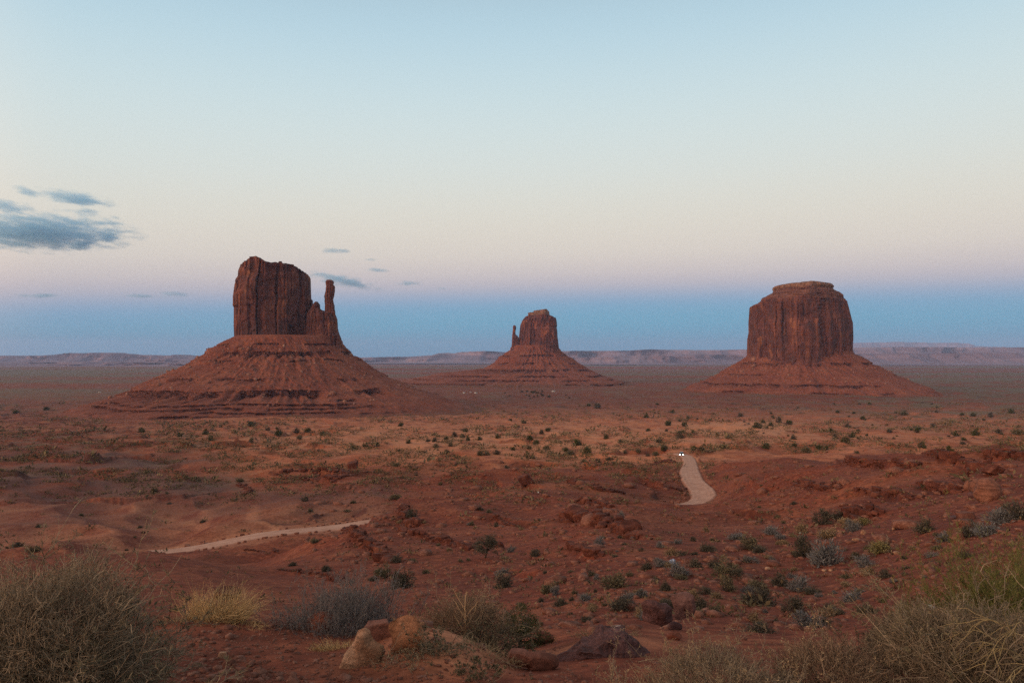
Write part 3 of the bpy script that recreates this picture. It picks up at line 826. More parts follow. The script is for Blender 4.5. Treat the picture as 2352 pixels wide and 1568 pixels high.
def butte(label, cX, d):
    t = bpy.data.objects.new('butte', None); C.objects.link(t)
    t.location = ((cX - 1176) / FOC * d, d, 0)
    tag(t, label, 'butte')
    return t

def part(name, parent, VQ, mats, smooth=True):
    V = VQ[0] - np.array(parent.location)
    me = new_mesh(name, V, quads=VQ[1], mats=mats, smooth=smooth)
    if len(VQ) > 3:                          # ledge faces: hard dark beds, with some shade painted in as well
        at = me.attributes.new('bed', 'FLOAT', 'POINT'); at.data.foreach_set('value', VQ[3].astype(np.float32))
    return obj(name, me, parent)

# the near butte with the slender spire at its right
B1 = butte('tall broad sandstone butte, nearest, with a slender spire standing at its right side', 640, 1500)
left = [(590, 551), (607.8, 548.5), (618, 544.4), (632, 543.6), (638, 538.7), (653, 536.3), (679, 533), (699.6, 532.8), (704.5, 535.5), (748, 535.5), (774, 537), (812, 534)]
right = [(590, 708), (619, 708.5), (621, 709.5), (627, 712), (653, 713), (678.7, 713.9), (681, 717.6), (707, 718.4), (760, 720), (812, 722)]
part('cliff', B1, tower(left, right, 1500, 812, 0.72, 6.0, 3, nphi=620, nz=300, prow=-0.38, pk=0.55, top_=[(540, 612), (548, 608), (557, 601), (568, 595.7), (572, 593.5), (579, 592.3), (592, 595), (602, 600.6), (604, 605), (623, 606.5), (630, 603.5), (642, 602.3), (655, 602.8), (673, 606), (691, 616), (704, 618.8), (715, 621)]), [m_cliff_w])
left = [(692.5, 724), (696, 720), (712, 709), (720, 704), (812, 700)]
right = [(692.5, 729), (698, 734.5), (707, 735), (711, 742), (713, 752), (716, 764), (721, 771), (732, 774.8), (753, 776), (767, 780), (777, 784), (793, 785), (812, 787)]
part('shoulder_cliff', B1, tower(left, right, 1500, 812, 0.9, 3.6, 13, nphi=320, nz=200, yoff=-8), [m_cliff_w])
left = [(643, 754), (646.5, 751.7), (655, 753), (666, 752), (678.7, 749.8), (712, 750), (740, 748), (790, 744)]
right = [(643, 763), (647, 765.5), (653, 764.5), (656, 768), (669, 768), (688, 766), (708, 769), (721, 771), (790, 779)]
part('spire', B1, tower(left, right, 1500, 790, 0.9, 1.7, 23, nphi=160, nz=220, yoff=-14, fit=False), [m_cliff_w])
left = [(772, 545), (778, 532), (790, 510), (805, 485), (812, 476), (838, 440), (862, 385), (890, 330), (910, 282), (922, 236), (935, 180), (950, 125), (990, 60)]
right = [(772, 782), (781, 784), (793, 788), (808, 805), (825, 830), (850, 868), (870, 905), (880, 932), (895, 962), (906, 1005), (921, 1046), (933, 1095), (945, 1150), (990, 1210)]
led = [(790, 5, 3, 0.5, 0), (808, 11, 4, 0.8, 0), (826, 4, 3, 0.25, 0), (862, 7, 5, 0.5, 0), (884, 16, 6, 0.75, 0.65), (899, 5, 4, 0.6, 0.95), (905.5, 5, 3, 0.6, 0.95), (911.5, 5, 3, 0.55, 0.95), (917.5, 4, 3, 0.5, 0.95), (923, 4, 3, 0.4, 0.95)]
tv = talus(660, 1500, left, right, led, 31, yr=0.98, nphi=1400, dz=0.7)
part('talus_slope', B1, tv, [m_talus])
g1 = scatter_on(tv[2], 1400, 5, 2.0, (0.14, 0.80))
o = obj('talus_boulders', g1.mesh('talus_boulders', [m_taluspale]), B1); o.data.transform(Matrix.Translation(-B1.location)); tag(o, kind='stuff')

# the far butte with a short spire at its left
B2 = butte('smallest, farthest butte with a thin spire at its left side', 1236, 3000)
left = [(722, 1215), (724, 1212.6), (725.5, 1206), (728.6, 1203), (735, 1198.8), (745.7, 1194.8), (763, 1192.9), (774, 1191.5), (776, 1188), (815, 1187)]
right = [(722, 1264), (724.8, 1272), (727, 1277), (735, 1278.5), (747, 1279.9), (750, 1278.7), (763, 1280.5), (773, 1280.6), (789, 1282.9), (805, 1284), (815, 1285)]
part('cliff', B2, tower(left, right, 3000, 815, 0.8, 5.0, 43, nphi=420, nz=220, prow=0.55, pk=0.6), [m_cliff_e])
left = [(709, 1253), (709.8, 1243), (712, 1226), (715.4, 1225), (717, 1213), (728, 1212.6)]
right = [(709, 1256.5), (714.7, 1261.4), (724, 1262.7), (728, 1263)]
part('cap_rock', B2, tower(left, right, 3000, 728, 0.8, 2.6, 46, nphi=240, nz=80, prow=0.5, pk=0.5), [m_capstone])
left = [(747.5, 1180.5), (750, 1179.3), (756, 1178.8), (774.7, 1177.3), (794, 1176.4), (803, 1174.4), (812, 1173)]
right = [(747.5, 1182.5), (749, 1184), (753.6, 1184.6), (760, 1183.7), (768, 1184.5), (771, 1188), (777, 1191), (812, 1194)]
part('spire', B2, tower(left, right, 3000, 812, 0.9, 1.7, 53, nphi=120, nz=160, yoff=-20, fit=False), [m_cliff_e])
left = [(793, 1180), (797, 1176), (804, 1172), (809.6, 1164.5), (822, 1144.7), (833, 1137), (845, 1116), (850, 1075), (855, 1022), (862, 985), (872, 930), (885, 890), (895, 860)]
right = [(793, 1280), (798, 1283), (806, 1286), (813.6, 1297), (834, 1328.6), (847, 1349), (857.7, 1370), (866, 1394), (871, 1412), (878, 1440), (886, 1470), (895, 1500)]
led = [(815, 8, 5, 0.4, 0), (833, 8, 5, 0.4, 0), (847, 12, 6, 0.7, 0), (859, 8, 5, 0.55, 0), (867, 7, 4, 0.7, 0), (874, 6, 4, 0.6, 0)]
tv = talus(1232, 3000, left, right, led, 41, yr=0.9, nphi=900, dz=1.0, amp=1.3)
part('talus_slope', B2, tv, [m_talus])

# the wide blocky butte on the right with a stepped cap
B3 = butte('wide blocky butte with a stepped flat cap, alone at the right', 1838, 2150)
left = [(684, 1742), (690.5, 1739.5), (692.3, 1737), (693, 1722.6), (708, 1721.6), (733.5, 1719.8), (759, 1719.8), (774, 1717), (803, 1716), (840, 1715)]
right = [(684, 1944), (687, 1947.8), (702, 1951.5), (726, 1957), (739, 1960.6), (775, 1961), (794, 1959.7), (840, 1958)]
part('cliff', B3, tower(left, right, 2150, 840, 0.85, 6.0, 63, nphi=680, nz=300, e=0.66, prow=-0.08, pk=0.45), [m_cliff_w])
left = [(658, 1777), (662, 1774), (664, 1771), (668.5, 1763), (674, 1755), (675, 1750), (682, 1748), (684, 1746), (690, 1740), (700, 1738)]
right = [(658, 1914), (662, 1920), (666, 1930), (673, 1939), (681, 1940), (684, 1944), (700, 1950)]
part('upper_ledges', B3, tower(left, right, 2150, 700, 0.85, 2.6, 66, nphi=520, nz=160, e=0.66, prow=-0.08, pk=0.45, low=2.0), [m_strata])
left = [(644, 1830), (645.6, 1810), (648.4, 1787), (651, 1777), (655, 1774.8), (661, 1777), (664, 1779)]
right = [(644, 1866), (645.5, 1888), (648, 1913), (654, 1918), (659.4, 1914.8), (664, 1913)]
part('cap_rock', B3, tower(left, right, 2150, 664, 0.8, 2.2, 69, nphi=420, nz=80, e=0.66, prow=0.1, pk=0.6), [m_capstone])
left = [(806, 1722), (816, 1716), (828.8, 1698.8), (836, 1684), (851.7, 1654.8), (863.6, 1636.5), (873, 1617), (882, 1590), (892, 1568), (903, 1550), (915, 1535)]
right = [(806, 1956), (813, 1959), (818.7, 1973), (838, 2002.7), (856, 2038.5), (872.5, 2073.6), (882, 2100), (892, 2120), (903, 2136), (915, 2150)]
led = [(833, 9, 5, 0.7, 0), (857, 5, 4, 0.3, 0), (875, 8, 5, 0.7, 0), (889, 6, 3, 0.35, 0)]
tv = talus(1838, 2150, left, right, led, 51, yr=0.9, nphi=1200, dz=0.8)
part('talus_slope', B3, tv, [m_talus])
g3 = scatter_on(tv[2], 700, 15, 2.4, (0.1, 0.75))
o = obj('talus_boulders', g3.mesh('talus_boulders', [m_taluspale]), B3); o.data.transform(Matrix.Translation(-B3.location)); tag(o, kind='stuff')

# ------------------------------------------------------------------ far mesas
def ridge(prof, d, thick, zb, seed, label, rough=1.0, mat_=None):
    P = np.array(prof, float)
    n = int((P[-1, 0] - P[0, 0]) / 1.2); Xs = np.linspace(P[0, 0], P[-1, 0], n)
    x = (Xs - 1176) / FOC * d
    zt = EYE + (822 - np.interp(Xs, P[:, 0], P[:, 1])) / FOC * d + rough * 6 * fbm2(x / (d * 0.012), x * 0, 3, seed)
    # cross-section from front foot to back foot
    cs = [(-0.9, 0.0), (-0.5, 0.12), (-0.34, 0.32), (-0.30, 0.42), (-0.2, 0.62), (-0.17, 0.72), (-0.15, 0.97), (-0.1, 1.0), (0.2, 1.0), (0.3, 0.9), (0.9, 0.0)]
    V = []
    for k, (cy_, ch) in enumerate(cs):
        yy = d + thick * cy_ + thick * 0.35 * fbm2(x / (thick * 0.5), x * 0 + k * 0.08, 4, seed + 3) * (0 < k < 10)
        V.append(np.column_stack([x, yy, zb + (zt - zb) * ch]))
    V = np.stack(V, 0).reshape(-1, 3)
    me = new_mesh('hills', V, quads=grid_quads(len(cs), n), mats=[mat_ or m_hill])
    return tag(obj('hills', me), label, kind='structure')
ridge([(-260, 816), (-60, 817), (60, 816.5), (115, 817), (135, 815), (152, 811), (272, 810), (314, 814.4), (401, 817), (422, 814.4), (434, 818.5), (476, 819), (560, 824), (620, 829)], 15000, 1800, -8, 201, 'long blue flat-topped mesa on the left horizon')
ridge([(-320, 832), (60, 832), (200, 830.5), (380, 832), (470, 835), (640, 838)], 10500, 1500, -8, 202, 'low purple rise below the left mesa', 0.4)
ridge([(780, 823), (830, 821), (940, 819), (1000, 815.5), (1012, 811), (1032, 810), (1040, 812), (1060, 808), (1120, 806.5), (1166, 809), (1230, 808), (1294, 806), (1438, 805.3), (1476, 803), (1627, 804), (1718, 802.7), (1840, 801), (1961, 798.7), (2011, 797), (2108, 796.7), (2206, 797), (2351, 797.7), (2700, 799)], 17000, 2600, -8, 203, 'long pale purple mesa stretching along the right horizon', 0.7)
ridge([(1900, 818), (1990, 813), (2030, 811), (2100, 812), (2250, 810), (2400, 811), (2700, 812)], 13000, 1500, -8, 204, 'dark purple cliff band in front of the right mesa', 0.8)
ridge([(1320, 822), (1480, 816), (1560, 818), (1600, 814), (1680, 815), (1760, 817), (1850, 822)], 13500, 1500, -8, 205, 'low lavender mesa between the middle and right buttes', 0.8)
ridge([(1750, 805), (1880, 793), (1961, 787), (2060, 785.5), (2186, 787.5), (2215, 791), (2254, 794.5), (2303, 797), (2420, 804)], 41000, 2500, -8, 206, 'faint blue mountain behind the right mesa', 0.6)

# ------------------------------------------------------------------ haze
m_haze = bpy.data.materials.new('dusk_haze'); m_haze.use_nodes = True
nt = m_haze.node_tree; nt.nodes.clear()
ho = N(nt, 'ShaderNodeOutputMaterial'); hv = N(nt, 'ShaderNodeVolumePrincipled')
hv.inputs['Color'].default_value = (0.46, 0.63, 1.0, 1)
hv.inputs['Density'].default_value = 2.7e-5
hv.inputs['Anisotropy'].default_value = 0.0
nt.links.new(hv.outputs[0], ho.inputs['Volume'])
try: m_haze.cycles.homogeneous_volume = True
except Exception: pass
zl, zh, S = -60.0, 1240.0, 46000.0
V = [(x, y, z) for x in (-S, S) for y in (-S, S) for z in (zl, zh)]
Q = [(0, 1, 3, 2), (4, 6, 7, 5), (0, 4, 5, 1), (2, 3, 7, 6), (0, 2, 6, 4), (1, 5, 7, 3)]
tag(obj('haze', new_mesh('haze', V, quads=Q, mats=[m_haze])), 'blue dusk haze over the valley', kind='stuff')

# ------------------------------------------------------------------ plants
def tubes(P, R, sides=3):
    """P (n,k,3) poly-lines, R (n,k) radii -> verts, quads"""
    n, k, _ = P.shape
    T = np.gradient(P, axis=1); T /= np.linalg.norm(T, axis=2, keepdims=True) + 1e-9
    ref = np.where(np.abs(T[..., 2:3]) > 0.9, np.array([1.0, 0, 0]), np.array([0, 0, 1.0]))
    A = np.cross(T, ref); A /= np.linalg.norm(A, axis=2, keepdims=True) + 1e-9
    B = np.cross(T, A)
    ang = np.arange(sides) / sides * 2 * np.pi
    V = P[:, :, None, :] + R[:, :, None, None] * (np.cos(ang)[None, None, :, None] * A[:, :, None, :] + np.sin(ang)[None, None, :, None] * B[:, :, None, :])
    idx = np.arange(n * k * sides).reshape(n, k, sides)
    q = np.stack([idx[:, :-1], np.roll(idx, -1, 2)[:, :-1], np.roll(idx, -1, 2)[:, 1:], idx[:, 1:]], -1).reshape(-1, 4)
    return V.reshape(-1, 3), q

def stems(rs, start, dirs, L, k=6, curl=0.25, wig=0.06, up=0.0, sag=0.0):
    n = len(start); t = np.linspace(0, 1, k)[None, :, None]
    side = unit(np.cross(dirs, rs.normal(size=(n, 3))))
    P = start[:, None] + dirs[:, None] * (L[:, None, None] * t) + side[:, None] * (L[:, None, None] * curl * t * t * rs.uniform(-1, 1, (n, 1, 1)))
    P = P + np.cumsum(rs.normal(size=(n, k, 3)) * wig, 1) * L[:, None, None] * (t > 0)
    P[:, :, 2] += (up - sag) * (t[..., 0] ** 2) * L[:, None]
    return P

def along(P, i, t):
    k = P.shape[1]; f = t * (k - 1); j = np.minimum(f.astype(int), k - 2); w = (f - j)[:, None]
    p = P[i, j] * (1 - w) + P[i, j + 1] * w
    return p, unit(P[i, j + 1] - P[i, j])

def bush_geo(seed, R, Hh, n0=60, n1=5, n2=4, leaves=3, leaf=(0.03, 0.006), r0=0.004, tilt=1.25, base=0.15, curl=0.3, wig=0.05, up=0.1, sag=0.0,
             l1=0.35, l2=0.3, spread=0.9, tmin=0.25, skew=(0, 0), rmin=0.0012):
    rs = np.random.RandomState(seed); tw = Geo(); lf = Geo()
    az = rs.uniform(0, 2 * np.pi, n0); th = tilt * np.sqrt(rs.uniform(0, 1, n0))
    D = np.stack([np.sin(th) * np.cos(az) + skew[0], np.sin(th) * np.sin(az) + skew[1], np.cos(th)], 1); D = unit(D)
    L = 1 / np.sqrt((np.hypot(D[:, 0], D[:, 1]) / R) ** 2 + (D[:, 2] / Hh) ** 2) * rs.uniform(0.6, 1.08, n0)
    S = np.stack([rs.normal(size=n0) * R * base, rs.normal(size=n0) * R * base, np.zeros(n0) - 0.02], 1)
    P0 = stems(rs, S, D, L, 7, curl, wig, up, sag)
    tt = np.linspace(0, 1, 7)[None]
    tw.add(*[(lambda vq: vq[0])(tubes(P0, np.maximum(rmin, r0 * (1 - 0.75 * tt)) * np.ones((n0, 1))))], Q=tubes(P0, np.maximum(rmin, r0 * (1 - 0.75 * tt)) * np.ones((n0, 1)))[1])
    levels = [P0]
    prev = P0
    for n_, lf_, rr in ((n1, l1, 0.6), (n2, l2, 0.4)):
        if n_ <= 0: continue
        m = len(prev) * n_
        i = rs.randint(0, len(prev), m); t = rs.uniform(tmin, 1, m)
        p, tg = along(prev, i, t)
        d = unit(tg * 0.9 + unit(rs.normal(size=(m, 3))) * spread + [0, 0, 0.08 + 0.5 * up])
        plen = np.linalg.norm(prev[i, -1] - prev[i, 0], axis=1)
        Lc = plen * lf_ * rs.uniform(0.4, 1.1, m) * (1.25 - 0.7 * t)
        Pn = stems(rs, p, d, Lc, 4, curl, wig, up * 0.5, sag * 0.5)
        rad = np.maximum(rmin, r0 * rr * (1 - 0.7 * np.linspace(0, 1, 4)[None])) * np.ones((m, 1))
        v, q = tubes(Pn, rad); tw.add(v, Q=q)
        levels.append(Pn); prev = Pn
    if leaves:
        m = len(prev) * leaves
        i = rs.randint(0, len(prev), m); t = rs.uniform(0.1, 1, m)
        p, tg = along(prev, i, t)
        d = unit(tg * 0.8 + unit(rs.normal(size=(m, 3))) * 0.8 + [0, 0, 0.2])
        sd = unit(np.cross(d, rs.normal(size=(m, 3))))
        ll = leaf[0] * rs.uniform(0.5, 1.3, (m, 1)); ww = leaf[1] * rs.uniform(0.6, 1.3, (m, 1))
        V = np.stack([p, p + d * ll * 0.5 + sd * ww, p + d * ll, p + d * ll * 0.5 - sd * ww], 1).reshape(-1, 3)
        lf.add(V, Q=np.arange(m * 4).reshape(-1, 4))
    return tw, lf

def fuzz(tw, seed, n, R, Hh, ln, r=0.0018, rin=0.5, out=1.0, skew=(0, 0)):
    """fine dead twiglets filling a dome"""
    rs = np.random.RandomState(seed)
    v = unit(rs.normal(size=(n, 3))); v[:, 2] = np.abs(v[:, 2]); rad = (rin + (1 - rin) * rs.uniform(0, 1, n) ** 0.6)
    lump = 1 + 0.34 * pn3(v[:, 0] * 2.6, v[:, 1] * 2.6, v[:, 2] * 2.6, seed) + 0.10 * pn3(v[:, 0] * 7, v[:, 1] * 7, v[:, 2] * 7, seed + 1)
    p = v * (rad * lump)[:, None] * [R, R, Hh]; p[:, 0] += skew[0] * p[:, 2]; p[:, 1] += skew[1] * p[:, 2]
    d = unit(v * out + unit(rs.normal(size=(n, 3))) * 0.95 + [0, 0, .25])
    P = stems(rs, p, d, ln * rs.uniform(.5, 1.3, n), 4, 0.5, 0.06)
    vv, q = tubes(P, r * np.array([1, .9, .75, .5])[None] * rs.uniform(.7, 1.3, (n, 1))); tw.add(vv, Q=q)

def grass_geo(seed, n, R, Ln, w, tilt=0.7, lean=(0, 0), curl=0.5, wig=0.03, ell=1.0):
    rs = np.random.RandomState(seed)
    r = R * np.sqrt(rs.uniform(0, 1, n)); a = rs.uniform(0, 2 * np.pi, n)
    S = np.stack([r * np.cos(a), r * np.sin(a) * ell, np.full(n, -0.02)], 1)
    th = tilt * rs.uniform(0, 1, n) ** 0.7; az = a + rs.normal(size=n) * 0.7
    D = unit(np.stack([np.sin(th) * np.cos(az) + lean[0], np.sin(th) * np.sin(az) + lean[1], np.cos(th)], 1))
    L = Ln * rs.uniform(0.35, 1.1, n)
    k = 5; P = stems(rs, S, D, L, k, curl * 0.4, wig, 0, curl * 0.35)
    rad = w * (1 - 0.8 * np.linspace(0, 1, k))[None] * rs.uniform(0.6, 1.2, (n, 1))
    g = Geo(); v, q = tubes(P, rad); g.add(v, Q=q)
    return g

p_greytwig = plant_mat('grey_twig', [(0.145, 0.105, 0.070), (0.22, 0.162, 0.110), (0.32, 0.24, 0.165)])
p_browntwig = plant_mat('brown_twig', [(0.12, 0.075, 0.05), (0.21, 0.135, 0.088), (0.34, 0.235, 0.155)])
p_darktwig = plant_mat('dark_twig', [(0.055, 0.042, 0.034), (0.085, 0.066, 0.05), (0.12, 0.09, 0.07)])
p_oliveleaf = plant_mat('olive_leaf', [(0.085, 0.072, 0.042), (0.130, 0.108, 0.064), (0.185, 0.150, 0.092)])
p_sageleaf = plant_mat('sage_leaf', [(0.105, 0.100, 0.100), (0.155, 0.145, 0.140), (0.21, 0.195, 0.18)])
p_sagetwig = plant_mat('sage_twig', [(0.11, 0.095, 0.095), (0.16, 0.14, 0.138), (0.20, 0.175, 0.165)])
p_darkleaf = plant_mat('dark_leaf', [(0.052, 0.045, 0.034), (0.085, 0.073, 0.054), (0.125, 0.106, 0.078)])
p_straw = plant_mat('straw_blade', [(0.36, 0.22, 0.10), (0.50, 0.325, 0.155), (0.64, 0.45, 0.24)])
p_dullstraw = plant_mat('dull_straw', [(0.20, 0.135, 0.075), (0.30, 0.21, 0.12), (0.38, 0.28, 0.17)])
p_greenblade = plant_mat('broom_green', [(0.080, 0.085, 0.024), (0.125, 0.125, 0.038), (0.18, 0.165, 0.06)])
p_yellowleaf = plant_mat('rabbitbrush', [(0.15, 0.13, 0.05), (0.21, 0.175, 0.07), (0.27, 0.21, 0.10)])
p_tanleaf = plant_mat('tan_brush', [(0.17, 0.115, 0.07), (0.24, 0.165, 0.095), (0.31, 0.21, 0.12)])
p_paletwig = plant_mat('pale_branch', [(0.24, 0.18, 0.09), (0.32, 0.245, 0.13)])
p_paletan = plant_mat('tan_stalk', [(0.45, 0.27, 0.14), (0.52, 0.34, 0.19)])
p_juniper = plant_mat('juniper_leaf', [(0.035, 0.042, 0.016), (0.060, 0.068, 0.025), (0.092, 0.098, 0.038)])
p_bark = plant_mat('juniper_bark', [(0.075, 0.050, 0.036), (0.11, 0.078, 0.055)])

def ground_at(X, d):
    x = (X - 1176) / FOC * d
    return x, d, gz(x, d)

def plant(name, cat, label, X, d, tw, lf, mt, ml, group=None, sink=0.0, leafname='leaves', twigname='twigs', rz=0.0):
    x, y, z = ground_at(X, d)
    e = bpy.data.objects.new(name, None); C.objects.link(e); e.location = (x, y, z - sink); e.rotation_euler.z = rz
    tag(e, label, cat, group)
    if tw is not None: obj(twigname, tw.mesh(twigname, [mt]), e)
    if lf is not None and lf.n: obj(leafname, lf.mesh(leafname, [ml]), e)
    return e

# big dry bush filling the lower left corner
tw, lf = bush_geo(1, 0.78, 1.06, n0=220, n1=6, n2=5, leaves=4, leaf=(0.034, 0.0022), r0=0.006, tilt=1.35, curl=0.5, wig=0.06, sag=0.12, base=0.25, rmin=0.0016)
fuzz(tw, 101, 22000, 0.77, 0.96, 0.085, 0.0019)
e = plant('dry_bush', 'bush', 'large dry grey-olive bush filling the lower left corner', 95, 4.45, tw, lf, p_greytwig, p_oliveleaf)
rs_ = np.random.RandomState(3)
n = 22
S = np.stack([rs_.normal(size=n) * .35, -0.25 + rs_.normal(size=n) * .2, rs_.uniform(0.0, .45, n)], 1)
P = stems(rs_, S, unit(rs_.normal(size=(n, 3)) + [0, 0, 0.3]), rs_.uniform(.3, .7, n), 9, 0.9, 0.05, 0, 0.3)
g = Geo(); v, q = tubes(P, np.full((n, 9), 0.0042), 4); g.add(v, Q=q)
obj('bare_branches', g.mesh('bare_branches', [plant_mat('bare_olive', [(0.20, 0.16, 0.09), (0.27, 0.21, 0.12)])]), e)
# second, darker bush at the very edge
tw, lf = bush_geo(2, 0.55, 0.75, n0=70, n1=6, n2=4, leaves=4, leaf=(0.03, 0.0045), r0=0.005, tilt=1.3, curl=0.45, base=0.25)
fuzz(tw, 102, 5000, 0.5, 0.62, 0.08)
plant('dry_bush', 'bush', 'darker dry bush behind the large bush at the left edge', -10, 5.6, tw, lf, p_darktwig, p_darkleaf)

# yellow grass on the left bank
g = grass_geo(11, 900, 0.34, 0.55, 0.0030, 0.85, (0.22, 0), 0.8, 0.035, 0.7)
e = plant('grass_tuft', 'grass', 'bright yellow grass tuft on the red bank at left', 505, 8.3, g, None, p_straw, None, twigname='blades')
g2 = grass_geo(12, 420, 0.24, 0.26, 0.003, 1.1, (0.25, -0.1), 0.9, 0.04)
for v in g2.V: v += np.array([0.33, -0.30, -0.04])
obj('low_blades', g2.mesh('low_blades', [p_straw]), e)
g3 = grass_geo(13, 40, 0.3, 0.72, 0.0022, 0.6, (0.15, 0), 0.4, 0.03)
obj('tall_stalks', g3.mesh('tall_stalks', [p_dullstraw]), e)
g = grass_geo(14, 150, 0.16, 0.17, 0.003, 1.0, (0, 0), 0.9)
plant('grass_tuft', 'grass', 'small withered grass wisp left of the bright yellow tuft', 405, 8.0, g, None, p_dullstraw, None, twigname='blades')
g = grass_geo(15, 420, 0.22, 0.16, 0.003, 1.1, (-.1, 0), 0.9, 0.04, 0.4)
plant('grass_tuft', 'grass', 'short yellow grass left of the pale leaning boulder', 775, 7.0, g, None, p_straw, None, twigname='blades')
g = grass_geo(16, 160, 0.10, 0.22, 0.0028, 0.7, (0, 0), 0.6)
plant('grass_tuft', 'grass', 'small yellow grass tuft growing behind the orange boulder', 935, 6.95, g, None, p_straw, None, twigname='blades')
g = grass_geo(17, 420, 0.5, 0.14, 0.0026, 1.1, (0, 0), 0.9, 0.05, 0.35)
plant('grass_tuft', 'grass', 'ragged straw grass along the crest right of the sand mound', 1105, 6.6, g, None, p_dullstraw, None, twigname='blades', rz=-0.7)
g = grass_geo(18, 260, 0.45, 0.16, 0.0026, 1.0, (0, 0), 0.8, 0.05, 0.3)
plant('grass_tuft', 'grass', 'thin straw grass on the crest above the purple mound', 1390, 8.9, g, None, p_dullstraw, None, twigname='blades')

# grey feathery sage
tw, lf = bush_geo(21, 0.72, 0.60, n0=300, n1=4, n2=3, leaves=2, leaf=(0.022, 0.0024), r0=0.0034, tilt=1.1, curl=0.18, wig=0.03, up=0.25, base=0.42, spread=0.55, rmin=0.0013)
fuzz(tw, 107, 5000, 0.66, 0.46, 0.10, 0.0016, 0.4, 0.3)
plant('sage_bush', 'bush', 'grey feathery sage bush behind the small red dome rock', 800, 8.4, tw, lf, p_sagetwig, p_sageleaf, sink=0.05)
tw, lf = bush_geo(22, 0.30, 0.28, n0=90, n1=4, n2=3, leaves=2, leaf=(0.02, 0.0024), r0=0.003, tilt=1.2, curl=0.2, up=0.2, base=0.4)
plant('sage_bush', 'bush', 'low grey sage clump at the left foot of the large sage', 690, 8.2, tw, lf, p_sagetwig, p_sageleaf)
# brown twiggy bush on the mound
tw, lf = bush_geo(23, 0.62, 0.55, n0=110, n1=6, n2=4, leaves=1, leaf=(0.022, 0.003), r0=0.0042, tilt=1.35, curl=0.35, wig=0.06, base=0.35, rmin=0.0014)
fuzz(tw, 108, 3500, 0.55, 0.42, 0.11, 0.0017)
e = plant('dry_bush', 'bush', 'brown twiggy bush with one tall tan stalk above the sand mound', 1072, 8.0, tw, lf, p_browntwig, p_dullstraw, sink=0.02)
rs_ = np.random.RandomState(8)
P = stems(rs_, np.array([[-0.03, -0.28, 0.0]]), unit(np.array([[0.12, 0, 1.0]])), np.array([0.66]), 9, 0.05, 0.012)
g = Geo(); v, q = tubes(P, np.linspace(0.009, 0.004, 9)[None], 5); g.add(v, Q=q)
for t_, dx in ((0.30, -1), (0.40, 1), (0.52, -1.0), (0.55, 1.1), (0.7, -0.8)):
    p, tg = along(P, np.array([0]), np.array([t_]))
    b_ = stems(rs_, p, unit(np.array([[0.55 * dx, 0.1, 0.9]])), np.array([0.26]), 5, 0.1, 0.02)
    v, q = tubes(b_, np.linspace(0.005, 0.002, 5)[None], 4); g.add(v, Q=q)
obj('tall_stalk', g.mesh('tall_stalk', [p_paletan]), e)
tw, lf = bush_geo(24, 0.55, 0.30, n0=70, n1=6, n2=4, leaves=3, leaf=(0.025, 0.004), r0=0.0045, tilt=1.45, curl=0.5, wig=0.07, sag=0.15, base=0.4)
plant('dry_bush', 'bush', 'sprawling dark twig tangle in the gully below the brown bush', 1120, 7.6, tw, lf, p_darktwig, p_oliveleaf)
tw, lf = bush_geo(25, 0.34, 0.22, n0=34, n1=5, n2=4, leaves=3, leaf=(0.02, 0.0045), r0=0.006, tilt=1.5, curl=0.6, wig=0.07, sag=0.1, base=0.2)
plant('dry_bush', 'bush', 'gnarled low twigs hugging the right side of the orange boulder', 1010, 6.15, tw, lf, p_greytwig, p_oliveleaf)
tw, lf = bush_geo(26, 0.24, 0.12, n0=30, n1=4, n2=4, leaves=5, leaf=(0.02, 0.0045), r0=0.004, tilt=1.5, curl=0.6, base=0.4)
plant('dry_bush', 'bush', 'flat grey-green clump on the sand below the twig tangle', 1090, 5.75, tw, lf, p_browntwig, p_oliveleaf)
tw, lf = bush_geo(27, 0.34, 0.08, n0=40, n1=4, n2=3, leaves=2, leaf=(0.02, 0.003), r0=0.004, tilt=1.55, curl=0.8, base=0.5)
plant('dry_bush', 'bush', 'dead flattened twigs at the foot of the orange boulder', 925, 6.0, tw, lf, p_greytwig, p_dullstraw)

# right corner plants
tw, lf = bush_geo(31, 0.72, 1.15, n0=420, n1=4, n2=2, leaves=3, leaf=(0.05, 0.003), r0=0.0034, tilt=0.95, curl=0.25, wig=0.03, up=0.15, base=0.45, spread=0.45, skew=(-0.15, 0))
plant('broom_shrub', 'shrub', 'tall green broom-like shrub at the right edge', 2325, 7.4, tw, lf, p_greenblade, p_greenblade)
tw, lf = bush_geo(32, 0.36, 0.48, n0=150, n1=4, n2=2, leaves=2, leaf=(0.05, 0.003), r0=0.003, tilt=0.9, curl=0.3, base=0.4, spread=0.5)
e = plant('broom_shrub', 'shrub', 'green shrub with orange dry tops left of the tall green shrub', 2110, 8.3, tw, lf, p_greenblade, p_greenblade)
g = grass_geo(33, 260, 0.16, 0.50, 0.0025, 0.6, (0.1, 0), 0.4)
obj('orange_stalks', g.mesh('orange_stalks', [plant_mat('orange_stalk', [(0.28, 0.13, 0.06), (0.36, 0.19, 0.09)])]), e)
tw, lf = bush_geo(34, 0.85, 0.72, n0=150, n1=7, n2=5, leaves=3, leaf=(0.03, 0.0035), r0=0.0055, tilt=1.35, curl=0.5, wig=0.07, base=0.3, sag=0.08, rmin=0.0015)
fuzz(tw, 103, 9000, 0.75, 0.6, 0.10, 0.0018)
plant('dry_bush', 'bush', 'big grey tangled bush in the lower right corner', 2225, 5.3, tw, lf, p_greytwig, p_oliveleaf)
tw, lf = bush_geo(35, 0.50, 0.34, n0=80, n1=6, n2=5, leaves=1, leaf=(0.02, 0.003), r0=0.0045, tilt=1.35, curl=0.5, wig=0.08, base=0.35)
fuzz(tw, 104, 3000, 0.42, 0.30, 0.09, 0.0017)
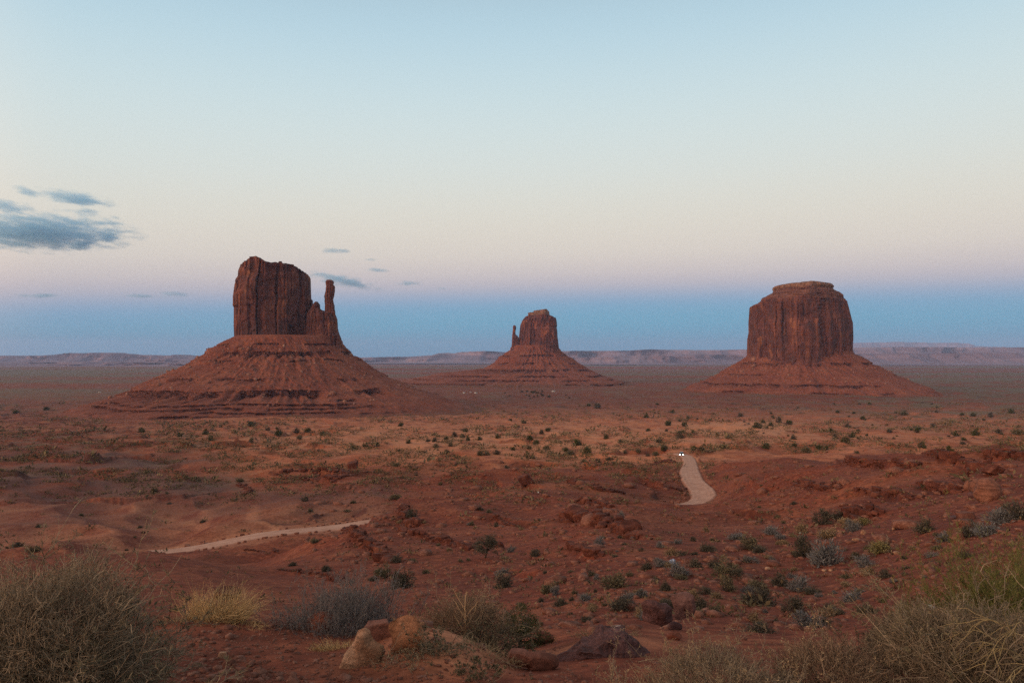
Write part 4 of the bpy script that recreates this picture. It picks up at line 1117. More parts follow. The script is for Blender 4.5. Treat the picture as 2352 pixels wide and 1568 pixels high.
plant('dry_bush', 'bush', 'low brown bare bush along the bottom, right of centre', 1905, 5.3, tw, lf, p_browntwig, p_dullstraw)
tw, lf = bush_geo(36, 0.60, 0.30, n0=130, n1=5, n2=4, leaves=2, leaf=(0.022, 0.0018), r0=0.0032, tilt=1.3, curl=0.4, wig=0.05, base=0.5)
fuzz(tw, 105, 3000, 0.52, 0.20, 0.10, 0.0015)
plant('dry_bush', 'bush', 'wispy grey-brown brush along the bottom under the purple mound', 1650, 5.05, tw, lf, p_greytwig, p_dullstraw)
g = grass_geo(37, 330, 0.5, 0.26, 0.0025, 0.7, (0, 0), 0.5, 0.04, 0.3)
plant('grass_tuft', 'grass', 'thin dry stalks at the bottom edge right of the slab', 1530, 5.0, g, None, p_dullstraw, None, twigname='blades')
tw, lf = bush_geo(38, 0.55, 0.45, n0=90, n1=6, n2=5, leaves=4, leaf=(0.025, 0.004), r0=0.005, tilt=1.3, curl=0.5, wig=0.07, base=0.35)
fuzz(tw, 106, 4500, 0.48, 0.40, 0.09, 0.0018)
plant('dry_bush', 'bush', 'dark grey-green bush between the orange-topped shrub and corner tangle', 2090, 6.4, tw, lf, p_darktwig, p_oliveleaf)
# arching pale branch
rs_ = np.random.RandomState(41)
x0, y0, z0 = ground_at(2420, 4.9)
e = bpy.data.objects.new('pale_branch', None); C.objects.link(e); e.location = (x0, y0, z0)
tag(e, 'pale yellow bare branch arching over the lower right corner bush', 'branch')
g = Geo()
for k in range(7):
    S = np.array([[rs_.uniform(-.05, .05), rs_.uniform(-.1, .05), 0]])
    t = np.linspace(0, 1, 12)[:, None]
    ext = rs_.uniform(0.35, 0.75); hh = rs_.uniform(0.35, 0.62)
    pts = S + np.hstack([-ext * t, rs_.uniform(-.2, .2) * t, hh * np.sin(t * rs_.uniform(1.9, 2.7))]) + np.cumsum(rs_.normal(size=(12, 3)) * .008, 0)
    P = pts[None]; v, q = tubes(P, np.linspace(0.0042, 0.0016, 12)[None], 4); g.add(v, Q=q)
    for j in range(5):
        p, tg = along(P, np.array([0]), rs_.uniform(.4, 1, 1))
        b_ = stems(rs_, p, unit(tg + rs_.normal(size=(1, 3)) * .5 - [[0, 0, .4]]), rs_.uniform(.12, .3, 1), 6, 0.3, 0.04, 0, .2)
        v, q = tubes(b_, np.linspace(0.0035, 0.0016, 6)[None], 3); g.add(v, Q=q)
obj('twigs', g.mesh('twigs', [p_paletwig]), e)

# ---- junipers
def juniper_geo(seed, Hh, R, n_leaf=2600, leaf=0.035, clumps=26, lean=0.2, flat=0.7, trunk_r=0.05):
    rs = np.random.RandomState(seed)
    tr = Geo(); cr = Geo()
    k = 8
    P = stems(rs, np.zeros((1, 3)), unit(np.array([[lean, 0, 1.0]])), np.array([Hh * 0.7]), k, 0.2, 0.05)
    v, q = tubes(P, np.linspace(trunk_r, trunk_r * .35, k)[None], 7); tr.add(v, Q=q)
    i = np.zeros(clumps, int); t = rs.uniform(0.2, 1, clumps)
    p, tg = along(P, i, t)
    d = unit(rs.normal(size=(clumps, 3)) * [1, 1, 0.35] + [0, 0, 0.25])
    B = stems(rs, p, d, R * rs.uniform(.4, 1.05, clumps) * (1.15 - 0.5 * t), 5, 0.4, 0.06, 0.15)
    v, q = tubes(B, np.linspace(trunk_r * .35, trunk_r * .12, 5)[None] * np.ones((clumps, 1)), 4); tr.add(v, Q=q)
    cen = B[:, -1]; cs = R * rs.uniform(.20, .38, clumps)
    j = rs.randint(0, clumps, n_leaf)
    o = unit(rs.normal(size=(n_leaf, 3))) * rs.uniform(0.3, 1, (n_leaf, 1)) ** 0.5 * cs[j][:, None] * [1, 1, flat]
    c = cen[j] + o; c[:, 2] = np.maximum(c[:, 2], 0.02)
    dd = unit(o + rs.normal(size=(n_leaf, 3)) * 0.5 * R); sd = unit(np.cross(dd, rs.normal(size=(n_leaf, 3))))
    ll = leaf * rs.uniform(.6, 1.4, (n_leaf, 1))
    V = np.stack([c, c + dd * ll * .5 + sd * ll * .3, c + dd * ll, c + dd * ll * .5 - sd * ll * .3], 1).reshape(-1, 3)
    cr.add(V, Q=np.arange(n_leaf * 4).reshape(-1, 4))
    return tr, cr
tr, cr_ = juniper_geo(61, 0.62, 0.40, 9000, 0.018, 34, 0.15, 0.65, 0.03)
plant('juniper_tree', 'tree', 'small gnarled dark green juniper right of the brown twiggy bush', 1192, 10.2, tr, cr_, p_bark, p_juniper, twigname='trunk', leafname='crown')
tr, cr_ = juniper_geo(62, 2.4, 0.95, 6000, 0.07, 30, 0.3, 0.8, 0.09)
plant('juniper_tree', 'tree', 'dark olive juniper standing alone on the middle red slope', 1113, 57, tr, cr_, p_bark, p_darkleaf, twigname='trunk', leafname='crown')

# ---- shrubs of the slopes and the plain: a few kinds, each individual its own object
def dome_mesh(name, seed, kind):
    rs = np.random.RandomState(seed)
    mt, ml = {'dark': (p_darktwig, p_darkleaf), 'grey': (p_sagetwig, p_sageleaf), 'olive': (p_darktwig, p_oliveleaf),
              'yellow': (p_greytwig, p_yellowleaf), 'tan': (p_browntwig, p_tanleaf), 'juniper': (p_bark, p_juniper)}[kind]
    tw, _ = bush_geo(seed, 0.5, 0.8, n0=70, n1=4, n2=0, leaves=0, r0=0.012, tilt=1.45, base=0.2, curl=0.3, rmin=0.004)
    # leaf clumps over an uneven dome
    ncl = rs.randint(16, 34); a = rs.uniform(0, 2 * np.pi, ncl); e_ = np.arcsin(rs.uniform(0.02, 1, ncl)); r_ = rs.uniform(.45, .95, ncl)
    cen = np.stack([np.cos(a) * np.cos(e_) * .45 * r_, np.sin(a) * np.cos(e_) * .45 * r_, np.sin(e_) * .72 * r_], 1)
    lob = unit(rs.normal(size=(3, 3))); cen = cen * (0.72 + 0.45 * np.max(unit(cen) @ lob.T, axis=1, keepdims=True))
    n = rs.randint(900, 1400); j = rs.randint(0, ncl, n); o = rs.normal(size=(n, 3)) * rs.uniform(.05, .11, ncl)[j][:, None]
    c = cen[j] + o; c[:, 2] = np.abs(c[:, 2])
    d = unit(c * [1, 1, 0.8] + rs.normal(size=(n, 3)) * .35 + [0, 0, .15]); sd = unit(np.cross(d, rs.normal(size=(n, 3))))
    if kind == 'juniper': ll = rs.uniform(.05, .10, (n, 1)); wd = 0.32
    else: ll = rs.uniform(.07, .17, (n, 1)); wd = 0.13
    V = np.stack([c, c + d * ll * .5 + sd * ll * wd, c + d * ll, c + d * ll * .5 - sd * ll * wd], 1).reshape(-1, 3)
    Vt = np.concatenate(tw.V); Qt = np.concatenate(tw.Q)
    Q = np.concatenate([Qt, np.arange(n * 4).reshape(-1, 4) + len(Vt)])
    mi = np.concatenate([np.zeros(len(Qt), int), np.ones(n, int)])
    return new_mesh(name, np.concatenate([Vt, V]), quads=Q, mats=[mt, ml], mat_idx=mi)
DOME = {k: [dome_mesh('shrub_' + k, 300 + 10 * i + v, k) for v in range(6)] for i, k in enumerate(('dark', 'grey', 'olive', 'yellow', 'tan', 'juniper'))}
rsP = np.random.RandomState(77)

def put_shrubs(items, name, cat, group=None, base_label=None, conv=None):
    """items: (X, base Y, width px, kind, height/width, label or None)"""
    XY = np.array([it[:2] for it in items], float)
    if conv is not None: XY = XY * conv[0] + np.array(conv[1:3])
    x, d = hit(XY[:, 0], XY[:, 1], 3.0, 4000.0, True)
    z = H(x, d)
    for it, xx, dd, zz in zip(items, x, d, z):
        w = it[2] * (conv[0] if conv is not None else 1) / FOC * dd
        kind = it[3]; hw = it[4]; lab = it[5] if len(it) > 5 and it[5] else None
        proto = DOME[kind][rsP.randint(6)]
        o = bpy.data.objects.new(name, proto)
        C.objects.link(o)
        s = w / 0.95
        o.location = (xx, dd, zz - 0.02 * w); o.rotation_euler.z = rsP.uniform(0, 6.28)
        o.scale = (s * rsP.uniform(.85, 1.2), s, s * hw * 1.25)
        tag(o, lab or base_label[kind] if isinstance(base_label, dict) else lab or base_label, cat, None if lab else group)

SLOPE = {'dark': 'small dark round shrub scattered on the right red slope', 'grey': 'small grey shrub scattered on the right red slope',
         'olive': 'small olive shrub scattered on the right red slope', 'tan': 'small tan brush clump scattered on the right red slope',
         'yellow': 'small yellowish shrub scattered on the right red slope'}
put_shrubs([
 (128, 333, 75, 'dark', .8, 'dark round shrub just left of the pale blue litter'),
 (220, 318, 100, 'grey', .6, 'grey shrub directly behind the pale blue litter'),
 (413, 320, 88, 'dark', .65, 'dark shrub, first to the right of the pale blue litter'),
 (520, 322, 85, 'dark', .75, 'dark shrub, second to the right of the pale blue litter'),
 (610, 375, 150, 'olive', .65, 'wide dark olive shrub right of the blue litter, brown shrub in front'),
 (655, 392, 95, 'dark', .75, 'brownish dark shrub in front of the wide dark olive one'),
 (600, 460, 110, 'olive', .7, 'olive shrub with pale top above the two cracked purple boulders'),
 (540, 500, 60, 'olive', .7, None),
 (725, 212, 130, 'olive', .55, 'spreading olive shrub at the upper edge of the right slope'),
 (655, 158, 115, 'grey', .5, 'grey-olive shrub highest on the left of the right slope'),
 (862, 125, 90, 'grey', .55, 'pale grey dome shrub high on the right slope'),
 (482, 228, 105, 'dark', .6, 'dark spiky shrub above the pale blue litter'),
 (410, 248, 50, 'dark', .6, None), (328, 392, 85, 'olive', .4, None), (735, 290, 90, 'grey', .5, None), (800, 232, 100, 'dark', .35, None),
 (915, 432, 100, 'dark', .8, 'dark round shrub above the grey pair on the mid right slope'),
 (770, 465, 120, 'olive', .6, 'olive shrub behind the very wide dark one'),
 (785, 540, 200, 'dark', .55, 'very wide dark shrub in the middle of the right slope'),
 (1022, 460, 125, 'grey', .75, 'round grey shrub right of the dark round one'),
 (1105, 475, 150, 'dark', .35, 'low flat dark shrub beside the round grey one'),
 (990, 598, 135, 'dark', .75, 'dark upright shrub between the wide dark one and low brush'),
 (1082, 678, 195, 'grey', .6, 'large grey-brown shrub lowest on the right slope, pale twig in it'),
 (1180, 655, 90, 'dark', .5, None),
 (795, 705, 160, 'dark', .4, 'low dark shrub with bare stems on the sandy lip'), (760, 640, 90, 'tan', .8, None),
 (440, 565, 100, 'dark', .9, 'dark shrub behind the upright purple boulder'), (250, 560, 85, 'dark', .7, 'dark shrub behind the cracked purple boulder'),
 (237, 458, 58, 'dark', 1.0, None), (100, 498, 72, 'grey', .7, None), (20, 535, 85, 'grey', .8, None),
 (1055, 255, 120, 'dark', 1.0, 'tall dark brown shrub left of the big grey one'),
 (1185, 305, 195, 'grey', .85, 'biggest grey dome shrub on the upper right slope'),
 (1190, 150, 140, 'tan', .5, 'tan and orange brush behind the biggest grey dome shrub'),
 (1046, 120, 72, 'tan', .8, None), (920, 152, 60, 'grey', .6, None),
 (1515, 232, 130, 'yellow', .7, 'yellow-green rabbitbrush dome on the upper right slope'), (1440, 225, 70, 'olive', .8, None),
 (1420, 318, 120, 'grey', .65, 'grey shrub below the yellow-green dome'), (1442, 365, 85, 'tan', .8, None),
 (1535, 384, 80, 'dark', .7, None), (1290, 390, 70, 'olive', .5, None),
 (1770, 116, 110, 'dark', .85, 'lone dark grey shrub high on the far right slope'),
 (2052, 134, 125, 'dark', .75, 'dark grey shrub with a white flake near the right edge'),
 (1880, 170, 95, 'grey', .7, None), (1800, 262, 80, 'grey', .5, None), (2010, 266, 95, 'dark', .6, None), (1845, 215, 70, 'olive', .4, None),
 (1340, 520, 120, 'grey', .5, None), (1430, 598, 140, 'olive', .5, 'sprawling olive brush in front of the low grey scrub at right'), (1225, 605, 150, 'tan', .4, None),
 (1370, 475, 80, 'grey', .4, None), (1310, 432, 75, 'tan', .35, None), (480, 110, 34, 'tan', .8, None), (550, 170, 30, 'tan', .4, None),
 (1160, 65, 110, 'dark', .8, 'dark grey bush beside the broken red outcrop'), (1260, 30, 90, 'dark', .5, None), (1330, 85, 140, 'tan', .45, None), (1410, 70, 80, 'yellow', .5, None),
 (1660, 330, 60, 'dark', .3, None), (1590, 410, 55, 'grey', .4, None), (1700, 215, 50, 'tan', .4, None), (1000, 340, 45, 'tan', .5, None),
 (850, 270, 50, 'tan', .4, None), (180, 395, 40, 'dark', .6, None), (330, 250, 60, 'dark', .5, None), (940, 190, 60, 'tan', .5, None),
 (2140, 130, 160, 'grey', .5, 'grey brush at the foot of the tall green shrub'), (2230, 60, 190, 'grey', .5, 'grey brush on the crest left of the tall green shrub'), (2330, 40, 200, 'dark', .6, 'dark grey brush behind the tall green shrub'),
], 'desert_shrub', 'shrub', 'small shrubs scattered on the right slope', SLOPE, (.3896, 1435.5, 1177))

rsX = np.random.RandomState(21); extra = []
for k in range(60):
    X = rsX.uniform(1180, 2180); Y = rsX.uniform(1215, 1430)
    if (Y - 1215) < (1700 - X) * 0.12: continue
    extra.append((X, Y, rsX.lognormal(math.log(20), .4) * (0.55 + (Y - 1215) / 260), rsX.choice(['dark', 'grey', 'olive', 'tan', 'dark']), rsX.uniform(.45, .9)))
put_shrubs(extra, 'desert_shrub', 'shrub', 'small shrubs scattered on the right slope', SLOPE)
MIDS = {k: v.replace('right red slope', 'middle red hillside') for k, v in SLOPE.items()}
put_shrubs([
 (1385, 232, 52, 'grey', .9, 'grey shrub right of the dark olive juniper'), (1342, 440, 105, 'dark', .9, 'dark grey bush above the small gnarled juniper'),
 (1335, 370, 90, 'grey', .6, None), (715, 292, 66, 'dark', .7, 'dark shrub at the lower end of the left rock ledge'), (1905, 188, 70, 'grey', .75, None), (2120, 158, 65, 'grey', .5, None),
 (2031, 40, 46, 'grey', 1.2, 'round grey bush standing on the curved rock ledge'), (2025, 150, 32, 'dark', .8), (2055, 188, 32, 'dark', .6), (2045, 215, 30, 'tan', .6), (1590, 357, 42, 'dark', .7), (1890, 393, 48, 'grey', .8),
 (1995, 438, 160, 'olive', .5, 'wide grey-olive shrub on the middle slope above the cracked boulder'), (1840, 417, 52, 'dark', .5), (2088, 373, 42, 'olive', .7), (1650, 483, 62, 'grey', .9), (1765, 483, 48, 'olive', .9),
 (1745, 516, 42, 'dark', .6), (1885, 467, 26, 'dark', .8), (2050, 570, 140, 'dark', .75, 'large dark shrub left of the cracked purple boulder'), (2155, 495, 72, 'dark', .6), (2295, 455, 58, 'dark', 1.0),
 (1865, 580, 60, 'tan', .5), (1830, 638, 80, 'dark', .5), (105, 312, 52, 'dark', .6), (300, 337, 58, 'olive', .5), (230, 168, 48, 'tan', .5), (640, 380, 90, 'olive', .8),
 (745, 440, 120, 'dark', .9, 'dark leafless bush in the hollow behind the grey sage'), (885, 357, 48, 'olive', .6), (1195, 188, 52, 'dark', .6), (805, 287, 46, 'olive', .5), (1300, 78, 30, 'dark', .7), (1140, 72, 30, 'grey', .6),
 (570, 400, 45, 'dark', .5), (1090, 290, 36, 'olive', .5), (1135, 282, 30, 'olive', .5), (1025, 220, 36, 'tan', .5), (960, 195, 34, 'olive', .5), (730, 60, 40, 'tan', .6), (870, 60, 36, 'tan', .5), (1350, 270, 60, 'tan', .3),
 (1740, 350, 40, 'olive', .4), (1930, 150, 26, 'olive', .6), (2320, 320, 60, 'tan', .5), (1960, 340, 30, 'tan', .4), (1180, 90, 26, 'tan', .5), (1450, 100, 30, 'tan', .5),
], 'desert_shrub', 'shrub', 'small shrubs scattered on the middle hillside', MIDS, (.3906, 631.6, 1177))

FARL = {'juniper': 'dark green juniper dotted over the orange plain', 'dark': 'dark scrub bush dotted over the orange plain', 'olive': 'olive bush dotted over the orange plain'}
z4 = [(508,250),(870,318),(812,335),(737,350),(690,352),(745,390),(562,362),(268,385),(350,380),(190,400),(840,382),(925,325),(942,285),(960,345),(1042,340),(1162,328),(1152,430,1.3),(1260,408),(1372,402),(1380,345,1.2),(1422,366,1.2),(1456,298),(1495,282),(1485,400,1.2),(1395,462,1.2),(1700,368,1.7),(1655,430,1.7),(1615,412,1.2),(1738,488,1.1),(1832,485,1.2),(1908,472,1.2),(1762,420,1.5),(2017,438,.8),(2105,422,1.2),(2168,448),(2222,440,1.2),(2243,358),(1995,357),(1888,330),(2170,282,.8),(2305,240,1.1),(2158,190),(2282,410,1.3),(1338,228),(1244,214,.7),(1770,115,.8),(1830,122,1.2),(820,425),(1220,530,.9),(775,640,1.1),(610,580,.8),(480,515,1.2),(1045,435,1.4),(1090,440,1.2),(190,760,1.3),(150,820,1.1),(475,722,2.2),(1045,808,1.2),(1100,825,1.3),(985,910,1.1),(1150,922,1),(585,845,2)]
z5 = [(112,226),(215,233),(55,335),(88,382,1.3),(35,410),(280,375,1.4),(325,380,1.3),(465,372),(190,300,1.5),(672,235,1.6),(712,212),(760,230,.9),(808,208,1.1),(877,215,1.1),(905,355),(900,312),(728,366,1.3),(985,390,1.6),(1058,370,1.3),(1105,375),(1165,310,1.2),(1225,325,1.6),(1268,300,1.3),(1298,400,1.1),(1505,270),(1680,270,1.2),(1335,188),(1240,232),(1138,262,1.3),(2050,285,1.4),(1925,297),(1712,362,1.4),(1885,395,1.6),(1975,320),(1965,345),(2190,275),(2310,275,1.6),(2140,170),(2270,150),(2030,170),(1780,240),(1600,160),(400,535,.9),(700,610,.7),(905,720,1.2),(685,745,.8),(800,805,1),(835,845,.8),(340,700,.6),(1180,150,.7),(240,190,.8),(570,170,1),(140,150,.8)]
z3 = [(110,160,1.2),(315,140),(1385,298,1.3),(1870,305,1.5),(1995,295),(2015,335),(2170,310),(1260,343,.8),(1210,318),(1690,245,1.2),(1690,358),(2050,745,1.4),(2085,820,1.3),(1415,340,1.2),(2065,290,1.1),(1440,600,.9),(1605,615,1.4),(1120,705,.8),(1040,685,1.5),(545,848,1),(1135,770,.9),(255,925,1),(960,970,.7),(940,930,.9),(905,1000,.7),(850,1085,.7),(1365,890,1.2),(120,1050,1.6),(215,1080,2),(1970,1180,1.4),(2190,1215,1.6),(2110,1030,1.3),(1800,280,.8),(950,285,1.1),(580,190,.7)]
items = []
for L, cv in ((z4, (.3418, 746.5, 890)), (z5, (.3653, 1493, 890)), (z3, (.3418, 0, 890))):
    for t in L:
        s_ = t[2] if len(t) > 2 else 1.0
        yd = t[1] * cv[0] + cv[2]
        k = 'juniper' if yd < 1035 and rsP.rand() < 0.7 else ('dark' if rsP.rand() < 0.5 else 'olive')
        items.append((t[0] * cv[0] + cv[1], yd + 4 * s_, 12.5 * s_, k, rsP.uniform(.75, 1.0) if yd < 1035 else rsP.uniform(.5, .8)))
rsQ = np.random.RandomState(9)
for k in range(75):       # the fainter ones between, out to the dark green strip below the far butte
    if k < 26: X, Y, w = rsQ.normal(1235, 38), rsQ.uniform(899, 918), rsQ.uniform(4, 7)
    else: X, Y, w = rsQ.uniform(1500, 2340), rsQ.uniform(925, 1010), rsQ.uniform(5, 9)
    items.append((X, Y, w, 'juniper' if rsQ.rand() < .6 else 'dark', .8))
put_shrubs(items, 'juniper_bush', 'bush', 'junipers and scrub dotted over the plain', FARL)

# ------------------------------------------------------------------ rocks
m_rk_pale = rock_mat('pale_sandstone', (0.21, 0.095, 0.052), (0.36, 0.19, 0.115), (0.50, 0.31, 0.205), 3.5, 0.02)
m_rk_orange = rock_mat('orange_sandstone', (0.20, 0.080, 0.042), (0.30, 0.128, 0.066), (0.42, 0.20, 0.115), 3.0, 0.02)
m_rk_red = rock_mat('red_stone', (0.13, 0.038, 0.023), (0.205, 0.062, 0.036), (0.28, 0.095, 0.058), 4.0, 0.02)
m_rk_purple = rock_mat('purple_stone', (0.070, 0.032, 0.030), (0.118, 0.055, 0.052), (0.19, 0.095, 0.09), 3.2, 0.03)
m_rk_slab = rock_mat('brown_slab', (0.10, 0.036, 0.025), (0.17, 0.065, 0.045), (0.24, 0.10, 0.07), 3.2, 0.015)
m_rk_tan = rock_mat('tan_boulder', (0.14, 0.055, 0.036), (0.205, 0.085, 0.056), (0.28, 0.125, 0.083), 0.9, 0.05)

m_mauve = rock_mat('mauve_stone', (0.12, 0.058, 0.05), (0.17, 0.085, 0.073), (0.22, 0.115, 0.10), 2.0, 0.02)

def profile_rock(name, label, pts, d, m, seed, depth=0.8, sub=5, planes=26, rough=0.05, freq=3.0, cat='boulder', flat=0.35, cut=(.58, .93)):
    """a rock whose face has the given outline, with full depth, its foot sunk in the soil"""
    P = np.array(pts, float); c = (P.min(0) + P.max(0)) / 2
    rx, rz = ray(P[:, 0], P[:, 1]); wx = rx * d; wz = EYE + rz * d
    cx, cz = (wx.min() + wx.max()) / 2, (wz.min() + wz.max()) / 2
    n = len(P); ux, uz = wx - cx, wz - cz
    V, F = ico(sub); V = V.copy(); rs = np.random.RandomState(seed)
    ang = np.arctan2(V[:, 2], V[:, 0])
    # polar radius of the outline
    pa = np.concatenate([np.stack([np.interp(np.linspace(0, 1, 24, endpoint=False), [0, 1], [ux[i], ux[(i + 1) % n]]), np.interp(np.linspace(0, 1, 24, endpoint=False), [0, 1], [uz[i], uz[(i + 1) % n]])], 1) for i in range(n)])
    th = np.arctan2(pa[:, 1], pa[:, 0]); o = np.argsort(th); rr = np.hypot(pa[:, 0], pa[:, 1])
    R_ = np.interp(ang, th[o], rr[o], period=2 * np.pi)
    N_ = unit(rs.normal(size=(planes, 3)) * [1, 1.4, 1]); cc = rs.uniform(cut[0], cut[1], planes)
    W = V.copy()
    for nn, q in zip(N_, cc):
        e = W @ nn - q; W = W - np.maximum(e, 0)[:, None] * nn[None]
    k = rough * (pn3(W[:, 0] * freq, W[:, 1] * freq, W[:, 2] * freq, seed) + 0.6 * pn3(W[:, 0] * freq * 3, W[:, 1] * freq * 3, W[:, 2] * freq * 3, seed + 1) + 0.35 * pn3(W[:, 0] * freq * 8, W[:, 1] * freq * 8, W[:, 2] * freq * 8, seed + 2))
    rho = np.hypot(W[:, 0], W[:, 2]); rho = rho * 1.10
    wd = wx.max() - wx.min()
    X = np.cos(ang) * R_ * rho * (1 + k); Z = np.sin(ang) * R_ * rho * (1 + k); Y = W[:, 1] * wd * depth / 2 * (1 + k)
    Z = Z + np.where(Z < 0, -0.08 * wd * (np.abs(W[:, 1])), 0)
    lo = Z.min()
    V = np.stack([X, Y, Z - lo], 1)
    oo = obj(name, new_mesh(name, V, F, mats=[m], smooth=False), loc=(cx, d + wd * depth * .06, cz + lo))
    tag(oo, label, cat)
    return oo

def boulder(label, X, Yb, wpx, hpx, m, seed, depth=0.9, rot=(0, 0, 0), sub=5, cat='boulder', d=None, sink=0.2, group=None, name='boulder', **kw):
    if d is None: x, dd = [float(a[0]) for a in hit(X, Yb)]
    else: x, dd = (X - 1176) / FOC * d, d
    w, h = wpx / FOC * dd, hpx / FOC * dd
    V, F = rock(seed, (1, depth, 1), sub, **kw)
    V = euler(V, *rot)
    V = V * np.array([w / np.ptp(V[:, 0]), w / np.ptp(V[:, 0]), h * (1 + sink) / np.ptp(V[:, 2])])
    V[:, 2] -= V[:, 2].min()
    o = obj(name, new_mesh(name, V, F, mats=[m], smooth=False), loc=(x, dd + w * depth * 0.4, gz(x, dd + w * depth * .3) - h * sink))
    tag(o, label, cat, group)
    return o

profile_rock('boulder', 'pale sandstone boulder leaning right, in the bottom foreground', [(778.1, 1527.8), (786.6, 1515.6), (800.1, 1486.3), (813.5, 1466.8), (818.4, 1455.8), (835.5, 1449.0), (845.2, 1450.9), (855.0, 1470.5), (875.7, 1486.3), (875.7, 1498.5), (869.6, 1520.5), (867.2, 1530.3), (835.5, 1541.3), (825.7, 1548.6), (806.2, 1554.7), (786.6, 1547.4)], 6.15, m_rk_pale, 501, 0.8, rough=.045)
profile_rock('boulder', 'orange sandstone boulder, upright, right of the pale one', [(889.2, 1447.0), (896.5, 1432.4), (911.1, 1420.2), (933.1, 1416.5), (950.2, 1420.2), (967.3, 1434.8), (977.0, 1449.5), (974.6, 1481.2), (964.8, 1495.9), (942.9, 1512.9), (923.3, 1523.9), (901.4, 1521.5), (891.6, 1505.6)], 6.3, m_rk_orange, 507, 0.85, rough=.04)
boulder('flat pinkish slab wedged behind the pale and orange boulders', 868, 1462, 72, 42, m_rk_slab, 503, 0.8, (0, -0.2, 0.2), 4, planes=8, boxy=1, d=6.9)
boulder('small red dome-shaped rock in front of the grey sage', 731, 1452, 68, 42, m_rk_red, 504, 0.8, (0, 0, 0), 4, planes=3, rough=.04)
profile_rock('boulder', 'long brown slab lying beside the purple mound', [(1151.1, 1505.1), (1166.7, 1491.4), (1194.1, 1494.2), (1240.9, 1497.3), (1272.2, 1507.1), (1280.0, 1516.8), (1274.1, 1530.5), (1256.6, 1537.1), (1233.1, 1534.4), (1190.2, 1526.6), (1158.9, 1514.9)], 6.5, m_rk_slab, 505, 0.5, rough=.03, planes=18)
profile_rock('boulder', 'big rough purple rock mound at the bottom right of centre', [(1264.4, 1540.5), (1280.0, 1501.5), (1311.2, 1464.4), (1354.2, 1467.1), (1401.1, 1458.5), (1436.2, 1462.4), (1471.4, 1497.6), (1502.6, 1532.7), (1518.3, 1556.2), (1490.9, 1575.7), (1373.7, 1579.6), (1295.6, 1575.7)], 7.2, m_rk_purple, 516, 0.8, sub=6, planes=14, rough=.12, freq=2.6)
profile_rock('boulder', 'dark purple cracked boulder, lower and wider of the pair', [(1475.6, 1389.2), (1486.1, 1381.4), (1505.6, 1377.5), (1529.0, 1387.2), (1540.7, 1397.0), (1542.6, 1424.2), (1519.3, 1439.8), (1478.4, 1432.0)], 12.2, m_rk_purple, 517, 0.9, rough=.025, planes=11, cut=(.55, .85))
profile_rock('boulder', 'paler purple-brown upright boulder, right one of the pair', [(1542.6, 1377.5), (1546.5, 1367.7), (1583.5, 1360.0), (1595.2, 1363.9), (1596.0, 1397.0), (1591.3, 1408.7), (1564.1, 1424.2), (1546.5, 1416.4)], 12.6, m_mauve, 518, 0.7, rough=.02, planes=10, cut=(.55, .85))
boulder('small grey rock under the purple boulder pair', 1552, 1446, 34, 18, m_rk_purple, 509, 0.8, (0, 0, 0.2), 3, planes=8)
boulder('low round grey-tan rock right of the purple pair', 1606, 1424, 28, 20, m_rk_tan, 510, 0.8, (0, 0, 0.2), 3, planes=3)
boulder('low flat reddish rock at the sandy lip below the purple pair', 1551, 1472, 36, 16, m_rk_red, 511, 0.7, (0, 0, 0.2), 3, planes=8)
boulder('large tan boulder on the right hillside', 2283, 1147, 58, 52, m_rk_tan, 512, 0.9, (0, 0.2, 0.5), 5, planes=7, cut=(.7, .95))
boulder('dark triangular overhanging rock above the large tan boulder', 2294, 1090, 44, 24, m_rubble, 513, 0.9, (0, 0.5, 0.2), 4, planes=6, boxy=1)
boulder('tan rock left of the large tan boulder', 2252, 1128, 34, 30, m_rk_tan, 514, 0.8, (0, 0.1, 1.2), 4, planes=9)
boulder('dark grey rock at the foot of the large tan boulder', 2235, 1142, 18, 14, m_rk_purple, 515, 0.8, (0, 0.1, .2), 3, planes=9)
boulder('tan rock half hidden by brush, leftmost by the large tan boulder', 2228, 1122, 22, 20, m_rk_tan, 516, 0.8, (0, 0.3, .2), 3, planes=9)
boulder('dark flat rock beside a brown slab near the right edge', 2200, 1199, 34, 14, m_rk_purple, 517, 0.6, (0, -0.2, .1), 3, planes=7, boxy=1)
boulder('brown slab lying right of the dark flat rock', 2224, 1196, 40, 18, m_rk_slab, 518, 0.7, (0, -0.1, .1), 3, planes=7, boxy=1)
boulder('dark wedge rock jutting from the red ground near the centre', 1208, 1119, 42, 24, m_rubble, 519, 0.8, (0, -0.35, .1), 4, planes=5, boxy=1)
boulder('dark overhanging block at the right end of the rubble knoll', 808, 1077, 24, 18, m_rubble, 520, 1.2, (0, -0.15, .1), 4, planes=5, boxy=1)
boulder('small red rock right of the gnarled juniper', 1245, 1412, 52, 30, m_rk_red, 522, 0.8, (0, .1, .3), 4, planes=10, rough=.1, d=10.4)
boulder('dark red rock tucked right of the dark olive juniper', 1147, 1262, 24, 18, m_rubble, 523, 0.8, (0, .1, .3), 3, planes=10)
for k, (X, Y, w, h, lab) in enumerate([(513, 1305, 60, 26, 'dark broken rock cluster behind the bright yellow grass'), (535, 1290, 34, 20, 'dark rock on top of the cluster behind the yellow grass')]):
    boulder(lab, X, Y, w, h, m_rubble, 530 + k, 0.8, (0, .2, .3), 4, planes=10, boxy=1, d=26 + 2 * k, rough=.1)
boulder('pale flat pink stone lying alone on the red sand at lower left', 507, 1512, 22, 12, m_rk_pale, 540, 0.8, (0, 0.05, .3), 3, planes=8, boxy=1, name='stone', cat='stone')
